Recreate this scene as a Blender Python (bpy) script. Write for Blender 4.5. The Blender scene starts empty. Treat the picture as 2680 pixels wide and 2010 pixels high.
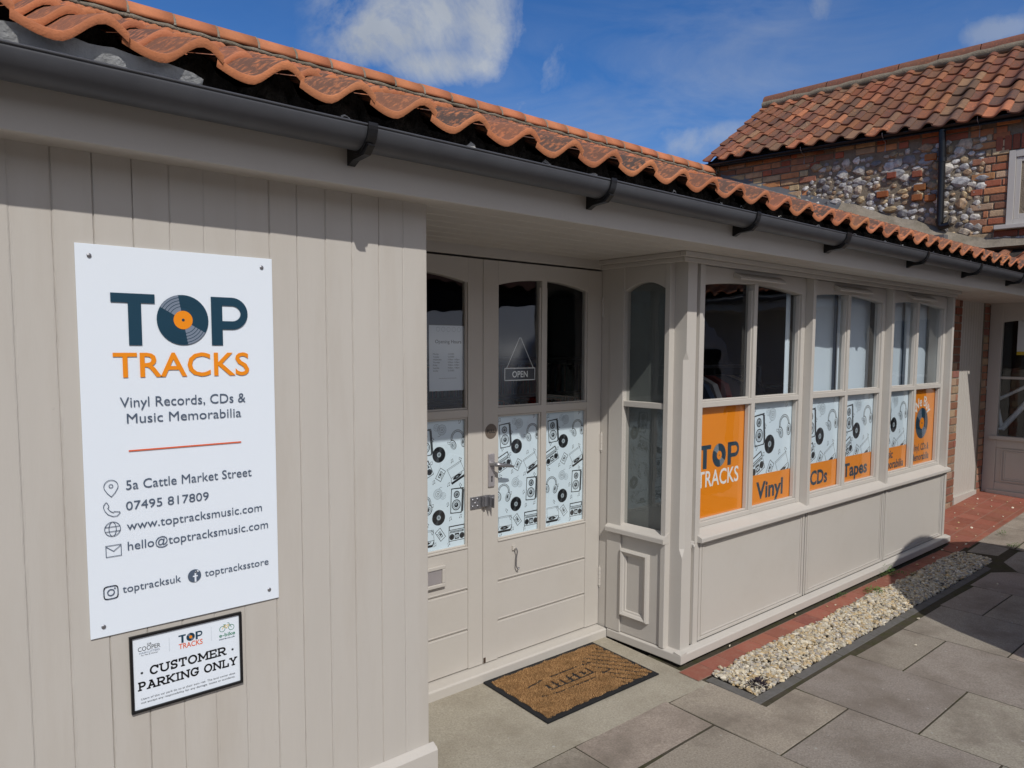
import bpy, math, random
import numpy as np
from mathutils import Vector, Matrix
from mathutils.geometry import tessellate_polygon
R = math.radians
random.seed(7); rng = np.random.default_rng(7)
scene = bpy.context.scene
col = scene.collection

# ------------------------------------------------------------------ camera
cam_d = bpy.data.cameras.new('camera'); cam = bpy.data.objects.new('camera', cam_d); col.objects.link(cam)
yaw, pitch, roll = R(-40.7715), R(-4.4946), R(0.1839)
fw = Vector((math.sin(-yaw)*math.cos(pitch), math.cos(yaw)*math.cos(pitch), math.sin(pitch)))
rt = fw.cross(Vector((0, 0, 1))).normalized(); up = rt.cross(fw)
rt, up = math.cos(roll)*rt+math.sin(roll)*up, -math.sin(roll)*rt+math.cos(roll)*up
M = Matrix((rt, up, -fw)).transposed().to_4x4(); M.translation = Vector((-0.2597, -2.083, 1.608))
cam.matrix_world = M
cam_d.sensor_width = 36; cam_d.lens = 36*1932.39/2680
cam_d.shift_x = (1340-1320.48)/2680; cam_d.shift_y = (1064.4-1005)/2680
cam_d.clip_start = .05; cam_d.clip_end = 3000
scene.camera = cam

# ------------------------------------------------------------------ sky and sun
L = Vector((.443, 1, -1.103)).normalized()
sun_d = bpy.data.lights.new('sun', 'SUN'); sun = bpy.data.objects.new('sun', sun_d); col.objects.link(sun)
sun.rotation_euler = L.to_track_quat('-Z', 'Y').to_euler()
sun_d.energy = 4.3; sun_d.angle = R(.53); sun_d.color = (1, .965, .91)
world = bpy.data.worlds.new('World'); scene.world = world; world.use_nodes = True
wn, wl = world.node_tree.nodes, world.node_tree.links
bg = wn['Background']; bg.inputs['Strength'].default_value = .1
sky = wn.new('ShaderNodeTexSky'); sky.sky_type = 'NISHITA'; sky.sun_disc = False
sky.sun_elevation = math.asin(-L.z); sky.sun_rotation = math.atan2(-L.x, -L.y)
sky.air_density = 1.0; sky.dust_density = .3; sky.ozone_density = 3.5
def px_dir(px, py):
    return (fw + (px-1320.48)/1932.39*rt - (py-1064.4)/1932.39*up).normalized()
def wnode(t, **k):
    n = wn.new(t)
    for a, v in k.items(): setattr(n, a, v)
    return n
tc = wnode('ShaderNodeTexCoord')
def wmath(op, a, b=None, clamp=False):
    n = wnode('ShaderNodeMath', operation=op, use_clamp=clamp)
    for i, v in enumerate((a, b)):
        if v is None: continue
        if isinstance(v, (int, float)): n.inputs[i].default_value = v
        else: wl.new(v, n.inputs[i])
    return n.outputs[0]
def wnoise(scale, detail, rough, stretch=(1, 1, 1), dist=0):
    mp = wnode('ShaderNodeMapping'); mp.inputs['Scale'].default_value = stretch; wl.new(tc.outputs['Generated'], mp.inputs[0])
    n = wnode('ShaderNodeTexNoise'); n.inputs['Scale'].default_value = scale; n.inputs['Detail'].default_value = detail
    n.inputs['Roughness'].default_value = rough; n.inputs['Distortion'].default_value = dist; wl.new(mp.outputs[0], n.inputs[0])
    return n.outputs[0]
def blob(px, py, rx, ry, slope=1.0):
    d = px_dir(px, py); right = d.cross(Vector((0, 0, 1))).normalized(); u2 = right.cross(d)
    out = []
    for v, rr in ((right, rx), (u2, ry)):
        n = wnode('ShaderNodeVectorMath', operation='DOT_PRODUCT'); wl.new(tc.outputs['Generated'], n.inputs[0]); n.inputs[1].default_value = v
        out.append(wmath('POWER', wmath('DIVIDE', n.outputs['Value'], rr/1932.39), 2))
    n = wnode('ShaderNodeVectorMath', operation='DOT_PRODUCT'); wl.new(tc.outputs['Generated'], n.inputs[0]); n.inputs[1].default_value = d
    front = wmath('GREATER_THAN', n.outputs['Value'], 0)
    return wmath('MULTIPLY', wmath('SUBTRACT', 1, wmath('ADD', out[0], out[1]), True), front)
puff = wnoise(7.5, 10, .64, dist=.5); puff2 = wnoise(22, 6, .6, dist=.3)
cum = None
for b in ((1010, 100, 105, 80), (1140, 55, 195, 120), (1280, 60, 120, 150), (1170, 170, 200, 60), (1785, 378, 110, 60), (1920, 350, 140, 45), (2150, 0, 40, 60), (2600, 85, 70, 35)):
    m = blob(*b); cum = m if cum is None else wmath('MAXIMUM', cum, m)
cum = wmath('MULTIPLY', wmath('SUBTRACT', wmath('ADD', wmath('ADD', wmath('MULTIPLY', cum, .88), wmath('MULTIPLY', puff, 3.0)), wmath('MULTIPLY', puff2, .7)), 1.99), 1.3, True)
gate = None
for b in ((1150, 90, 340, 290),):
    m = blob(*b); gate = m if gate is None else wmath('MAXIMUM', gate, m)
far = None
for b in ((1830, 360, 230, 90), (2150, 0, 110, 110), (2600, 80, 140, 80)):
    m = blob(*b); far = m if far is None else wmath('MAXIMUM', far, m)
gate = wmath('MAXIMUM', wmath('MULTIPLY', gate, 1.8, True), wmath('MULTIPLY', far, .55))
cum = wmath('MULTIPLY', wmath('MULTIPLY', cum, .86), gate)
wisp = wmath('MULTIPLY', wmath('SUBTRACT', wnoise(3.0, 9, .60, (1, 1, 3.2), .9), .37), 1.7, True)
veil = blob(1850, 300, 700, 330)
wisp = wmath('MULTIPLY', wmath('MULTIPLY', wisp, .74), wmath('ADD', wmath('MULTIPLY', veil, .85), .12))
# unseen bright cloud banks added behind the camera to lift and warm the shade
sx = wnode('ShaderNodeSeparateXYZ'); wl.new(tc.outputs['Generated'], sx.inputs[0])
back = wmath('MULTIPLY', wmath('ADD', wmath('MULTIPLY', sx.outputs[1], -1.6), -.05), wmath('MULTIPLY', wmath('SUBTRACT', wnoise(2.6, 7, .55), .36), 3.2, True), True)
amt = wmath('MAXIMUM', cum, wisp)
shade = wnoise(5, 5, .5)
cr = wnode('ShaderNodeMix', data_type='RGBA'); wl.new(shade, cr.inputs[0])
cr.inputs[6].default_value = (2.4, 2.9, 3.7, 1); cr.inputs[7].default_value = (9.6, 10.0, 10.4, 1)
hs = wnode('ShaderNodeHueSaturation'); hs.inputs['Saturation'].default_value = 1.12; hs.inputs['Value'].default_value = 1.0; wl.new(sky.outputs[0], hs.inputs['Color'])
mx = wnode('ShaderNodeMix', data_type='RGBA'); wl.new(amt, mx.inputs[0]); tint = wnode('ShaderNodeMix', data_type='RGBA', blend_type='MULTIPLY'); tint.inputs[0].default_value = 1; tint.inputs[7].default_value = (.62, 1.0, 1.42, 1); wl.new(hs.outputs[0], tint.inputs[6]); wl.new(tint.outputs[2], mx.inputs[6]); wl.new(cr.outputs[2], mx.inputs[7])
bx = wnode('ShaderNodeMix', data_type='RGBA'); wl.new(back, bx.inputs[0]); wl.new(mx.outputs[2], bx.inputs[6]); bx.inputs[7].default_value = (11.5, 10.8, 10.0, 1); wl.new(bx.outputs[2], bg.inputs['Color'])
vs = scene.view_settings; vs.view_transform = 'Standard'; vs.look = 'None'; vs.gamma = 1; vs.exposure = -.46

# ------------------------------------------------------------------ materials
MATS = {}
def pbr(name, base, rough=.5, var=.12, vscale=6, bump=.08, bscale=60, spec=.4, metallic=0, attr=None, stretch=(1, 1, 1), dark=None, edge=False, dscale=2.5, damt=.5, coat=0):
    m = bpy.data.materials.new(name); m.use_nodes = True; MATS[name] = m
    n, l = m.node_tree.nodes, m.node_tree.links; b = n['Principled BSDF']
    b.inputs['Roughness'].default_value = rough; b.inputs['Specular IOR Level'].default_value = spec; b.inputs['Metallic'].default_value = metallic
    b.inputs['Coat Weight'].default_value = coat
    g = n.new('ShaderNodeNewGeometry'); mp = n.new('ShaderNodeMapping'); mp.inputs['Scale'].default_value = stretch; l.new(g.outputs['Position'], mp.inputs[0])
    def noise(s, d=5, r=.6):
        t = n.new('ShaderNodeTexNoise'); t.inputs['Scale'].default_value = s; t.inputs['Detail'].default_value = d; t.inputs['Roughness'].default_value = r; l.new(mp.outputs[0], t.inputs[0]); return t.outputs[0]
    def mix(f, a, bb, typ='MIX'):
        x = n.new('ShaderNodeMix'); x.data_type = 'RGBA'; x.blend_type = typ
        for i, v in ((0, f), (6, a), (7, bb)):
            if isinstance(v, (int, float)): x.inputs[i].default_value = v
            elif isinstance(v, tuple): x.inputs[i].default_value = v if len(v) == 4 else (*v, 1)
            else: l.new(v, x.inputs[i])
        return x.outputs[2]
    def mth(op, a, bb=0, clamp=False):
        x = n.new('ShaderNodeMath'); x.operation = op; x.use_clamp = clamp
        for i, v in ((0, a), (1, bb)):
            if isinstance(v, (int, float)): x.inputs[i].default_value = v
            else: l.new(v, x.inputs[i])
        return x.outputs[0]
    if attr:
        a = n.new('ShaderNodeVertexColor'); a.layer_name = attr; c = a.outputs['Color']; al = a.outputs['Alpha']
    else: c = (*base, 1); al = None
    if var:
        v = mth('ADD', mth('MULTIPLY', noise(vscale), 2*var), 1-var)
        cx = n.new('ShaderNodeCombineColor')
        for i in range(3): l.new(v, cx.inputs[i])
        c = mix(1.0, c, cx.outputs[0], 'MULTIPLY')
    if dark:
        f = mth('MULTIPLY', mth('SUBTRACT', noise(dscale, 6, .65), .5-.1*damt), 6*damt, True)
        if al is not None: f = mth('MULTIPLY', f, al)
        c = mix(f, c, dark)
    if name in ('slab', 'concrete'):                   # pale lichen spots and dark grit
        for sc_, th_, cc_ in ((9, .07, (.50, .48, .43)), (23, .055, (.46, .44, .40)), (31, .06, (.07, .06, .05))):
            tv = n.new('ShaderNodeTexVoronoi'); tv.inputs['Scale'].default_value = sc_; l.new(g.outputs['Position'], tv.inputs[0])
            c = mix(mth('MULTIPLY', mth('LESS_THAN', tv.outputs['Distance'], mth('MULTIPLY', noise(sc_*1.7), th_*1.6)), .75), c, cc_)
    if isinstance(c, tuple): b.inputs['Base Color'].default_value = c
    else: l.new(c, b.inputs['Base Color'])
    if bump:
        h = mth('MULTIPLY', noise(bscale, 4), bump)
        if edge:
            e = n.new('ShaderNodeVertexColor'); e.layer_name = 'edge'
            h = mth('ADD', h, mth('MULTIPLY', mth('MULTIPLY', mth('SUBTRACT', noise(90, 6, .75), .5), e.outputs['Color']), .4))
            tv = n.new('ShaderNodeTexVoronoi'); tv.inputs['Scale'].default_value = 11; l.new(g.outputs['Position'], tv.inputs[0])
            h = mth('ADD', h, mth('MULTIPLY', mth('LESS_THAN', tv.outputs['Distance'], .028), .18))
        bn = n.new('ShaderNodeBump'); bn.inputs['Strength'].default_value = 1; bn.inputs['Distance'].default_value = .01; l.new(h, bn.inputs['Height']); l.new(bn.outputs[0], b.inputs['Normal'])
    return m
CREAM = (.505, .474, .430)
pbr('cream_paint', CREAM, .52, .04, 3, .06, 35, .4, dark=(.38, .33, .27), dscale=5, damt=.08)
pbr('cream_boards', CREAM, .45, .08, 5, .06, 30, .4, stretch=(1, 1, .16), edge=True, dark=(.40, .35, .29), dscale=7, damt=.22)
pbr('print_white', (.78, .84, .91), .3, .01, 3, 0, spec=.4)
pbr('film_white', (.72, .82, .90), .4, .02, 3, 0)
pbr('navy', (.012, .05, .085), .4, .03, 3, 0)
pbr('slate_ink', (.085, .115, .165), .4, 0, 3, 0)
pbr('mid_ink', (.20, .24, .31), .4, 0, 3, 0)
pbr('orange_print', (.86, .27, .010), .4, .02, 3, 0)
pbr('red_line', (.75, .13, .04), .4, 0, 3, 0)
pbr('black_ink', (.012, .013, .016), .45, 0, 3, 0)
pbr('grey_ink', (.050, .058, .066), .45, 0, 3, 0)
pbr('pale_ink', (.24, .285, .32), .45, 0, 3, 0)
pbr('white_ink', (.85, .85, .84), .4, 0, 3, 0)
pbr('green_ink', (.03, .22, .12), .4, 0, 3, 0)
pbr('yellow_ink', (.75, .5, .03), .4, 0, 3, 0)
pbr('taupe_disc', (.145, .115, .092), .4, .05, 20, 0)
pbr('paper', (.60, .64, .70), .6, .02, 5, 0)
pbr('steel', (.33, .33, .35), .38, .2, 30, .03, 90, .5, .8)
pbr('brushed_alloy', (.5, .47, .48), .42, .2, 18, .02, 60, .5, .6)
pbr('gutter_plastic', (.066, .068, .076), .42, .35, 9, .03, 50, .4, dark=(.075, .078, .085), dscale=5, damt=.4)
pbr('black_plastic', (.008, .008, .009), .35, .2, 12, .02, 60, .5)
pbr('tile', None, .82, .16, 14, .14, 170, .2, attr='Col', dark=(.090, .064, .052), dscale=42, damt=1.3)
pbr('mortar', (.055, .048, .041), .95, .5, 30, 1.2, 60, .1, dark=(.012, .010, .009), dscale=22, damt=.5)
pbr('grey_mortar', (.25, .215, .17), .95, .3, 14, 1.0, 70, .1, dark=(.13, .115, .08), dscale=5, damt=.45)
pbr('old_white', (.55, .56, .56), .7, .2, 20, .3, 80, .2, dark=(.10, .095, .09), dscale=16, damt=.22)
pbr('old_flake', (.60, .60, .58), .8, .3, 30, .3, 80, .1)
pbr('flint', None, .5, .35, 30, .7, 45, .45, attr='Col', dark=(.10, .10, .11), dscale=26, damt=.45)
pbr('brick', None, .9, .22, 22, .5, 90, .15, attr='Col', dark=(.16, .11, .075), dscale=14, damt=.3)
pbr('slab', None, .92, .62, 120, .9, 260, .15, attr='Col', dark=(.215, .18, .145), dscale=3.4, damt=.55)
pbr('concrete', (.41, .37, .295), .92, .45, 120, .6, 260, .15, dark=(.25, .215, .16), dscale=3.0, damt=.4)
pbr('ground_dark', (.055, .05, .042), .95, .3, 6, .4, 120, .1)
pbr('moss_joint', (.070, .060, .044), .95, .4, 30, .8, 100, .1, dark=(.05, .055, .015), dscale=12, damt=.5)
pbr('quarry_tile', None, .75, .10, 9, .15, 120, .3, attr='Col', dark=(.30, .16, .11), dscale=26, damt=.35)
pbr('slate_edge', (.125, .119, .112), .85, .3, 18, .6, 60, .25, dark=(.085, .078, .055), dscale=12, damt=.4)
pbr('stone_chip', None, .8, .18, 60, .2, 160, .25, attr='Col')
pbr('rubber', (.013, .014, .016), .7, .2, 20, .3, 120, .3)
pbr('coir', None, .9, .25, 40, 0, attr='Col', spec=.1)
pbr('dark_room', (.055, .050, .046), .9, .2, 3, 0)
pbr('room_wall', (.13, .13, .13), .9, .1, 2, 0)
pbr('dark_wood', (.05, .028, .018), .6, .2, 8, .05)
pbr('cloth', None, .95, .1, 20, .2, 60, .1, attr='Col')
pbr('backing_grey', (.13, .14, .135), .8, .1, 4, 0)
pbr('blind_painted_shade', (.17, .21, .27), .8, .05, 4, 0)  # darker copy of blind: shade of the gap put into the colour
pbr('blind', (.60, .68, .76), .8, .03, 2, 0)
pbr('weed_green', (.075, .16, .025), .6, .3, 60, 0)
pbr('purple_leaf', (.022, .012, .020), .6, .3, 60, 0)
pbr('van_white', (.74, .76, .78), .4, .02, 2, 0)
pbr('yard_brick', (.11, .055, .04), .9, .3, 6, .3)
pbr('tyre', (.012, .012, .012), .8, .1, 20, .1)
pbr('red_lens', (.4, .01, .01), .2, 0, 3, 0)
pbr('lead', (.15, .15, .155), .8, .25, 12, .2, 40, .3, 0)
pbr('grass', (.06, .12, .02), .9, .4, 30, .5, 90, .1)
pbr('soil', (.030, .024, .018), .95, .4, 40, 1.0, 80, .1)
m = bpy.data.materials.new('glass'); m.use_nodes = True; MATS['glass'] = m
n, l = m.node_tree.nodes, m.node_tree.links; n.remove(n['Principled BSDF'])
t = n.new('ShaderNodeBsdfTransparent'); t.inputs[0].default_value = (.93, .95, .945, 1); gl = n.new('ShaderNodeBsdfGlossy'); gl.inputs['Roughness'].default_value = .004
gl.inputs['Color'].default_value = (.95, .97, 1, 1)
fr = n.new('ShaderNodeFresnel'); gb = n.new('ShaderNodeNewGeometry'); ior = n.new('ShaderNodeMapRange'); ior.inputs['To Min'].default_value = 1.5; ior.inputs['To Max'].default_value = 1/1.5; l.new(gb.outputs['Backfacing'], ior.inputs['Value']); l.new(ior.outputs[0], fr.inputs[0]); mu = n.new('ShaderNodeMath'); mu.operation = 'MULTIPLY'; mu.inputs[1].default_value = 1.35; mu.use_clamp = True
wv = n.new('ShaderNodeTexNoise'); wv.inputs['Scale'].default_value = 4; gg = n.new('ShaderNodeNewGeometry'); l.new(gg.outputs['Position'], wv.inputs[0])
bp = n.new('ShaderNodeBump'); bp.inputs['Distance'].default_value = .004; bp.inputs['Strength'].default_value = .4; l.new(wv.outputs[0], bp.inputs['Height']); l.new(bp.outputs[0], gl.inputs['Normal'])
mxs = n.new('ShaderNodeMixShader'); l.new(fr.outputs[0], mu.inputs[0]); l.new(mu.outputs[0], mxs.inputs[0]); l.new(t.outputs[0], mxs.inputs[1]); l.new(gl.outputs[0], mxs.inputs[2]); l.new(mxs.outputs[0], n['Material Output'].inputs[0])

# ------------------------------------------------------------------ mesh helpers
class MB:
    def __init__(s): s.v = []; s.f = []; s.c = []; s.m = []; s.cur = None; s.mi = 0; s.sm = []; s.smooth = False
    def face(s, pts, c=None):
        i = len(s.v); s.v += [tuple(p) for p in pts]; s.f.append(tuple(range(i, i+len(pts)))); s.c.append(c or s.cur); s.m.append(s.mi); s.sm.append(s.smooth)
    def mesh(s, vs, fs, c=None, sm=None):
        i = len(s.v); s.v += [tuple(p) for p in vs]
        for f in fs: s.f.append(tuple(i+k for k in f)); s.c.append(c or s.cur); s.m.append(s.mi); s.sm.append(s.smooth if sm is None else sm)
    def box(s, x0, x1, y0, y1, z0, z1, c=None, mat=None):
        vs = [(x, y, z) for x in (x0, x1) for y in (y0, y1) for z in (z0, z1)]
        if mat: vs = [mat @ Vector(v) for v in vs]
        s.mesh(vs, [(0, 1, 3, 2), (4, 6, 7, 5), (0, 4, 5, 1), (2, 3, 7, 6), (0, 2, 6, 4), (1, 5, 7, 3)], c, False)
    def prism(s, poly, axis, a, b, c=None):       # closed 2D outline pushed along an axis
        def mk(p, t): return {'x': (t, p[0], p[1]), 'y': (p[0], t, p[1]), 'z': (p[0], p[1], t)}[axis]
        k = len(poly); vs = [mk(p, a) for p in poly]+[mk(p, b) for p in poly]
        fs = [(i, (i+1) % k, k+(i+1) % k, k+i) for i in range(k)]
        s.mesh(vs, fs, c)
        for t in tessellate_polygon([[Vector((*p, 0)) for p in poly]]):
            s.mesh([vs[i] for i in t], [(0, 1, 2)], c, False); s.mesh([vs[k+i] for i in t], [(0, 2, 1)], c, False)
    def tube(s, pts, r, seg=10, c=None, cap=True):
        pts = [Vector(p) for p in pts]; rs = r if isinstance(r, (list, tuple)) else [r]*len(pts); rings = []; pn = None
        for i, p in enumerate(pts):
            d = (pts[min(i+1, len(pts)-1)]-pts[max(i-1, 0)]).normalized()
            if pn is None: pn = d.orthogonal().normalized()
            pn = (pn-d*pn.dot(d)).normalized(); bn = d.cross(pn)
            rings.append([p+rs[i]*(math.cos(2*math.pi*k/seg)*pn+math.sin(2*math.pi*k/seg)*bn) for k in range(seg)])
        vs = [q for rg in rings for q in rg]
        fs = [(i*seg+k, i*seg+(k+1) % seg, (i+1)*seg+(k+1) % seg, (i+1)*seg+k) for i in range(len(pts)-1) for k in range(seg)]
        s.mesh(vs, fs, c, True)
        if cap: s.mesh(rings[0], [tuple(range(seg))[::-1]], c, False); s.mesh(rings[-1], [tuple(range(seg))], c, False)
    def ball(s, p, r, sx=1, sy=1, sz=1, n=10, c=None):
        vs = []; fs = []
        for i in range(n//2+1):
            th = math.pi*i/(n//2)
            for k in range(n): ph = 2*math.pi*k/n; vs.append((p[0]+r*sx*math.sin(th)*math.cos(ph), p[1]+r*sy*math.sin(th)*math.sin(ph), p[2]+r*sz*math.cos(th)))
        for i in range(n//2):
            for k in range(n): fs.append((i*n+k, (i+1)*n+k, (i+1)*n+(k+1) % n, i*n+(k+1) % n))
        s.mesh(vs, fs, c, True)
    def build(s, name, mat, parent=None, bevel=0, seg=2, world=None):
        me = bpy.data.meshes.new(name); me.from_pydata(s.v, [], s.f)
        for mm in (mat if isinstance(mat, (list, tuple)) else [mat]): me.materials.append(MATS[mm])
        me.polygons.foreach_set('material_index', s.m); me.polygons.foreach_set('use_smooth', s.sm)
        if any(x is not None for x in s.c):
            a = me.color_attributes.new('Col', 'FLOAT_COLOR', 'CORNER'); arr = []
            for f, c in zip(s.f, s.c):
                c = c or (.5, .5, .5); c = (*c, 1) if len(c) == 3 else c
                arr += list(c)*len(f)
            a.data.foreach_set('color', arr)
        me.update()
        o = bpy.data.objects.new(name, me); col.objects.link(o)
        if world is not None: o.matrix_world = world
        if parent is not None: o.parent = parent
        if bevel:
            b = o.modifiers.new('bevel', 'BEVEL'); b.width = bevel; b.segments = seg; b.limit_method = 'ANGLE'; b.angle_limit = R(40); b.harden_normals = False
        return o
def tag(o, label=None, cat=None, group=None, kind=None):
    for k, v in (('label', label), ('category', cat), ('group', group), ('kind', kind)):
        if v: o[k] = v
    return o
def thing(name, label, cat, loc=(0, 0, 0), rz=0, group=None):
    o = bpy.data.objects.new(name, None); o.empty_display_size = .1; col.objects.link(o); o.location = loc; o.rotation_euler = (0, 0, rz)
    return tag(o, label, cat, group)
def copy_tree(o, parent=None):
    c = o.copy(); col.objects.link(c)
    if parent is not None: c.parent = parent
    for ch in list(o.children): copy_tree(ch, c)
    return c
def rod(name, mat, pts, r, parent, seg=10):
    b = MB(); b.tube(pts, r, seg); return b.build(name, mat, parent)
def boxes(name, mat, lst, parent, bevel=.002):
    b = MB()
    for t in lst: b.box(*t)
    return b.build(name, mat, parent, bevel)
def jit(c, a=.12):
    k = 1+random.uniform(-a, a); return tuple(max(0, x*k*(1+random.uniform(-a/3, a/3))) for x in c[:3])

# ---------------------------------------------------------------- flat lettering and drawings
_tc = {}
def text_geo(s, bold=0.0):
    if (s, bold) in _tc: return _tc[(s, bold)]
    cu = bpy.data.curves.new('lettering_outline', 'FONT'); cu.body = s; cu.size = 1; cu.resolution_u = 3; cu.offset = bold; cu.fill_mode = 'BOTH'
    o = bpy.data.objects.new('lettering_outline', cu); col.objects.link(o)
    bpy.context.view_layer.update()
    me = o.evaluated_get(bpy.context.evaluated_depsgraph_get()).to_mesh()
    me.calc_loop_triangles()
    vs = [(v.co.x, v.co.y) for v in me.vertices]; ts = [tuple(t.vertices) for t in me.loop_triangles]
    bpy.data.objects.remove(o); bpy.data.curves.remove(cu)
    _tc[(s, bold)] = (vs, ts); return vs, ts
class Canvas:                                       # drawings in the plane (u right, v up)
    def __init__(s): s.t = {}; s.T = (0, 0, 1, 0); s.clip = None; s.bold = 1
    def xf(s, p):
        x, y, k, a = s.T; c, sn = math.cos(a), math.sin(a); return (x+k*(p[0]*c-p[1]*sn), y+k*(p[0]*sn+p[1]*c))
    def tri(s, pts, mat, lay):
        pts = [s.xf(p) for p in pts]
        if s.clip:
            for ax, lim, sg in ((0, s.clip[0], 1), (0, s.clip[1], -1), (1, s.clip[2], 1), (1, s.clip[3], -1)):
                out = []
                for i in range(len(pts)):
                    a, b = pts[i-1], pts[i]; da, db = sg*(a[ax]-lim), sg*(b[ax]-lim)
                    if (da < 0) != (db < 0): t = da/(da-db); out.append((a[0]+t*(b[0]-a[0]), a[1]+t*(b[1]-a[1])))
                    if db >= 0: out.append(b)
                pts = out
                if len(pts) < 3: return
        s.t.setdefault((mat, lay), []).append(pts)
    def poly(s, pts, mat, lay=1):
        for t in tessellate_polygon([[Vector((*p, 0)) for p in pts]]): s.tri([pts[i] for i in t], mat, lay)
    def rect(s, x0, x1, y0, y1, mat, lay=1): s.tri([(x0, y0), (x1, y0), (x1, y1), (x0, y1)], mat, lay)
    def disc(s, x, y, r, mat, lay=1, n=28, ry=None): s.tri([(x+r*math.cos(2*math.pi*i/n), y+(ry or r)*math.sin(2*math.pi*i/n)) for i in range(n)], mat, lay)
    def arc(s, x, y, r, w, mat, lay=1, a0=0, a1=360, n=28, ry=None):
        ry = ry or r; w *= s.bold
        for i in range(n):
            a, b = R(a0+(a1-a0)*i/n), R(a0+(a1-a0)*(i+1)/n)
            f = lambda an, d: (x+(r+d)*math.cos(an), y+(ry+d)*math.sin(an))
            s.tri([f(a, -w/2), f(a, w/2), f(b, w/2), f(b, -w/2)], mat, lay)
    def line(s, pts, w, mat, lay=1, close=False):
        if close: pts = list(pts)+[pts[0]]
        for a, b in zip(pts, pts[1:]):
            a, b = Vector(a), Vector(b); d = b-a
            if d.length < 1e-6: continue
            d.normalize(); n_ = Vector((-d.y, d.x))*w/2*s.bold; e = d*w*.35
            s.tri([tuple(a-e-n_), tuple(b+e-n_), tuple(b+e+n_), tuple(a-e+n_)], mat, lay)
    def text(s, st, x0, y0, mat, lay=1, w=None, h=None, bold=0, cx=None, capref='H', warp=None):
        vs, ts = text_geo(st, bold); cap = max(v[1] for v in text_geo(capref, bold)[0])
        mnx, mxx = min(v[0] for v in vs), max(v[0] for v in vs)
        sy = h/cap if h else w/(mxx-mnx); sx = w/(mxx-mnx) if w else sy
        if cx is not None: x0 = cx-(mxx-mnx)*sx/2
        pts = [(x0+(v[0]-mnx)*sx, y0+v[1]*sy) for v in vs]
        if warp: pts = [warp(p) for p in pts]
        for t in ts: s.tri([pts[i] for i in t], mat, lay)
    def build(s, name, parent=None, loc=(0, 0, 0), rz=0, step=.0003):
        b = MB(); mats = sorted({k[0] for k in s.t})
        for (mt, lay), lst in s.t.items():
            b.mi = mats.index(mt)
            for pts in lst:
                a = sum(pts[i-1][0]*pts[i][1]-pts[i][0]*pts[i-1][1] for i in range(len(pts)))
                if abs(a) < 1e-12: continue
                if a < 0: pts = pts[::-1]
                b.face([(p[0], -lay*step, p[1]) for p in pts])
        o = b.build(name, mats, parent); o.location = loc; o.rotation_euler = (0, 0, rz); return o
def heavy(cv, letter, x0, x1, y0, y1, mat, lay=1):
    w, h = x1-x0, y1-y0
    if letter == 'T':
        cv.rect(x0, x1, y1-.18*h, y1, mat, lay); cv.rect(x0+.38*w, x0+.68*w, y0, y1-.18*h, mat, lay)
    if letter == 'P':
        cv.rect(x0, x0+.30*w, y0, y1, mat, lay); n_ = 18; ro = .335*h; ri = .2*h; cx_ = x1-ro; cy = y1-ro
        for i in range(n_):
            a, b = R(90-180*i/n_), R(90-180*(i+1)/n_)
            cv.tri([(cx_+ro*math.cos(a), cy+ro*math.sin(a)), (cx_+ro*math.cos(b), cy+ro*math.sin(b)), (cx_+ri*.9*math.cos(b), cy+ri*.8*math.sin(b)), (cx_+ri*.9*math.cos(a), cy+ri*.8*math.sin(a))], mat, lay)
        cv.rect(x0+.3*w, cx_, y1-.175*h, y1, mat, lay); cv.rect(x0+.3*w, cx_, y1-2*ro, y1-2*ro+.175*h, mat, lay)
def record(cv, x, y, r, dark, pale, centre, lay=1):
    cv.disc(x, y, r, dark, lay, 40)
    for a0 in (100, 280):
        n_ = 8; pts = [(x+r*.985*math.cos(R(a0+50*i/n_)), y+r*.985*math.sin(R(a0+50*i/n_))) for i in range(n_+1)]
        cv.tri([(x, y)]+pts, pale, lay+1)
    for q in (.9, .78, .66, .54): cv.arc(x, y, r*q, r*.025, dark, lay+2, n=36)
    cv.disc(x, y, r*.37, centre, lay+3); cv.disc(x, y, r*.06, dark, lay+4, 12)
def logo(cv, x0, x1, zb, zm0, zm1, zt, second, pale='mid_ink', centre='orange_print'):   # word over word, a record for the O
    w = x1-x0; h = zt-zm1
    heavy(cv, 'T', x0, x0+.30*w, zm1, zt, 'navy'); heavy(cv, 'P', x0+.71*w, x1, zm1, zt, 'navy')
    record(cv, x0+.5*w, zm1+.5*h, h*.505, 'navy', pale, centre, 1)
    cv.text('TRACKS', x0, zb, second, 1, w=w, h=zm0-zb, bold=.012)
SL = dict(C=.92, U=1.0, S=.75, T=.88, O=1.0, M=1.15, E=.82, R=.95, P=.85, A=1.0, K=.98, I=.45, N=1.05, G=.98, L=.8, Y=.95)
SL[' '] = .42
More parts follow.
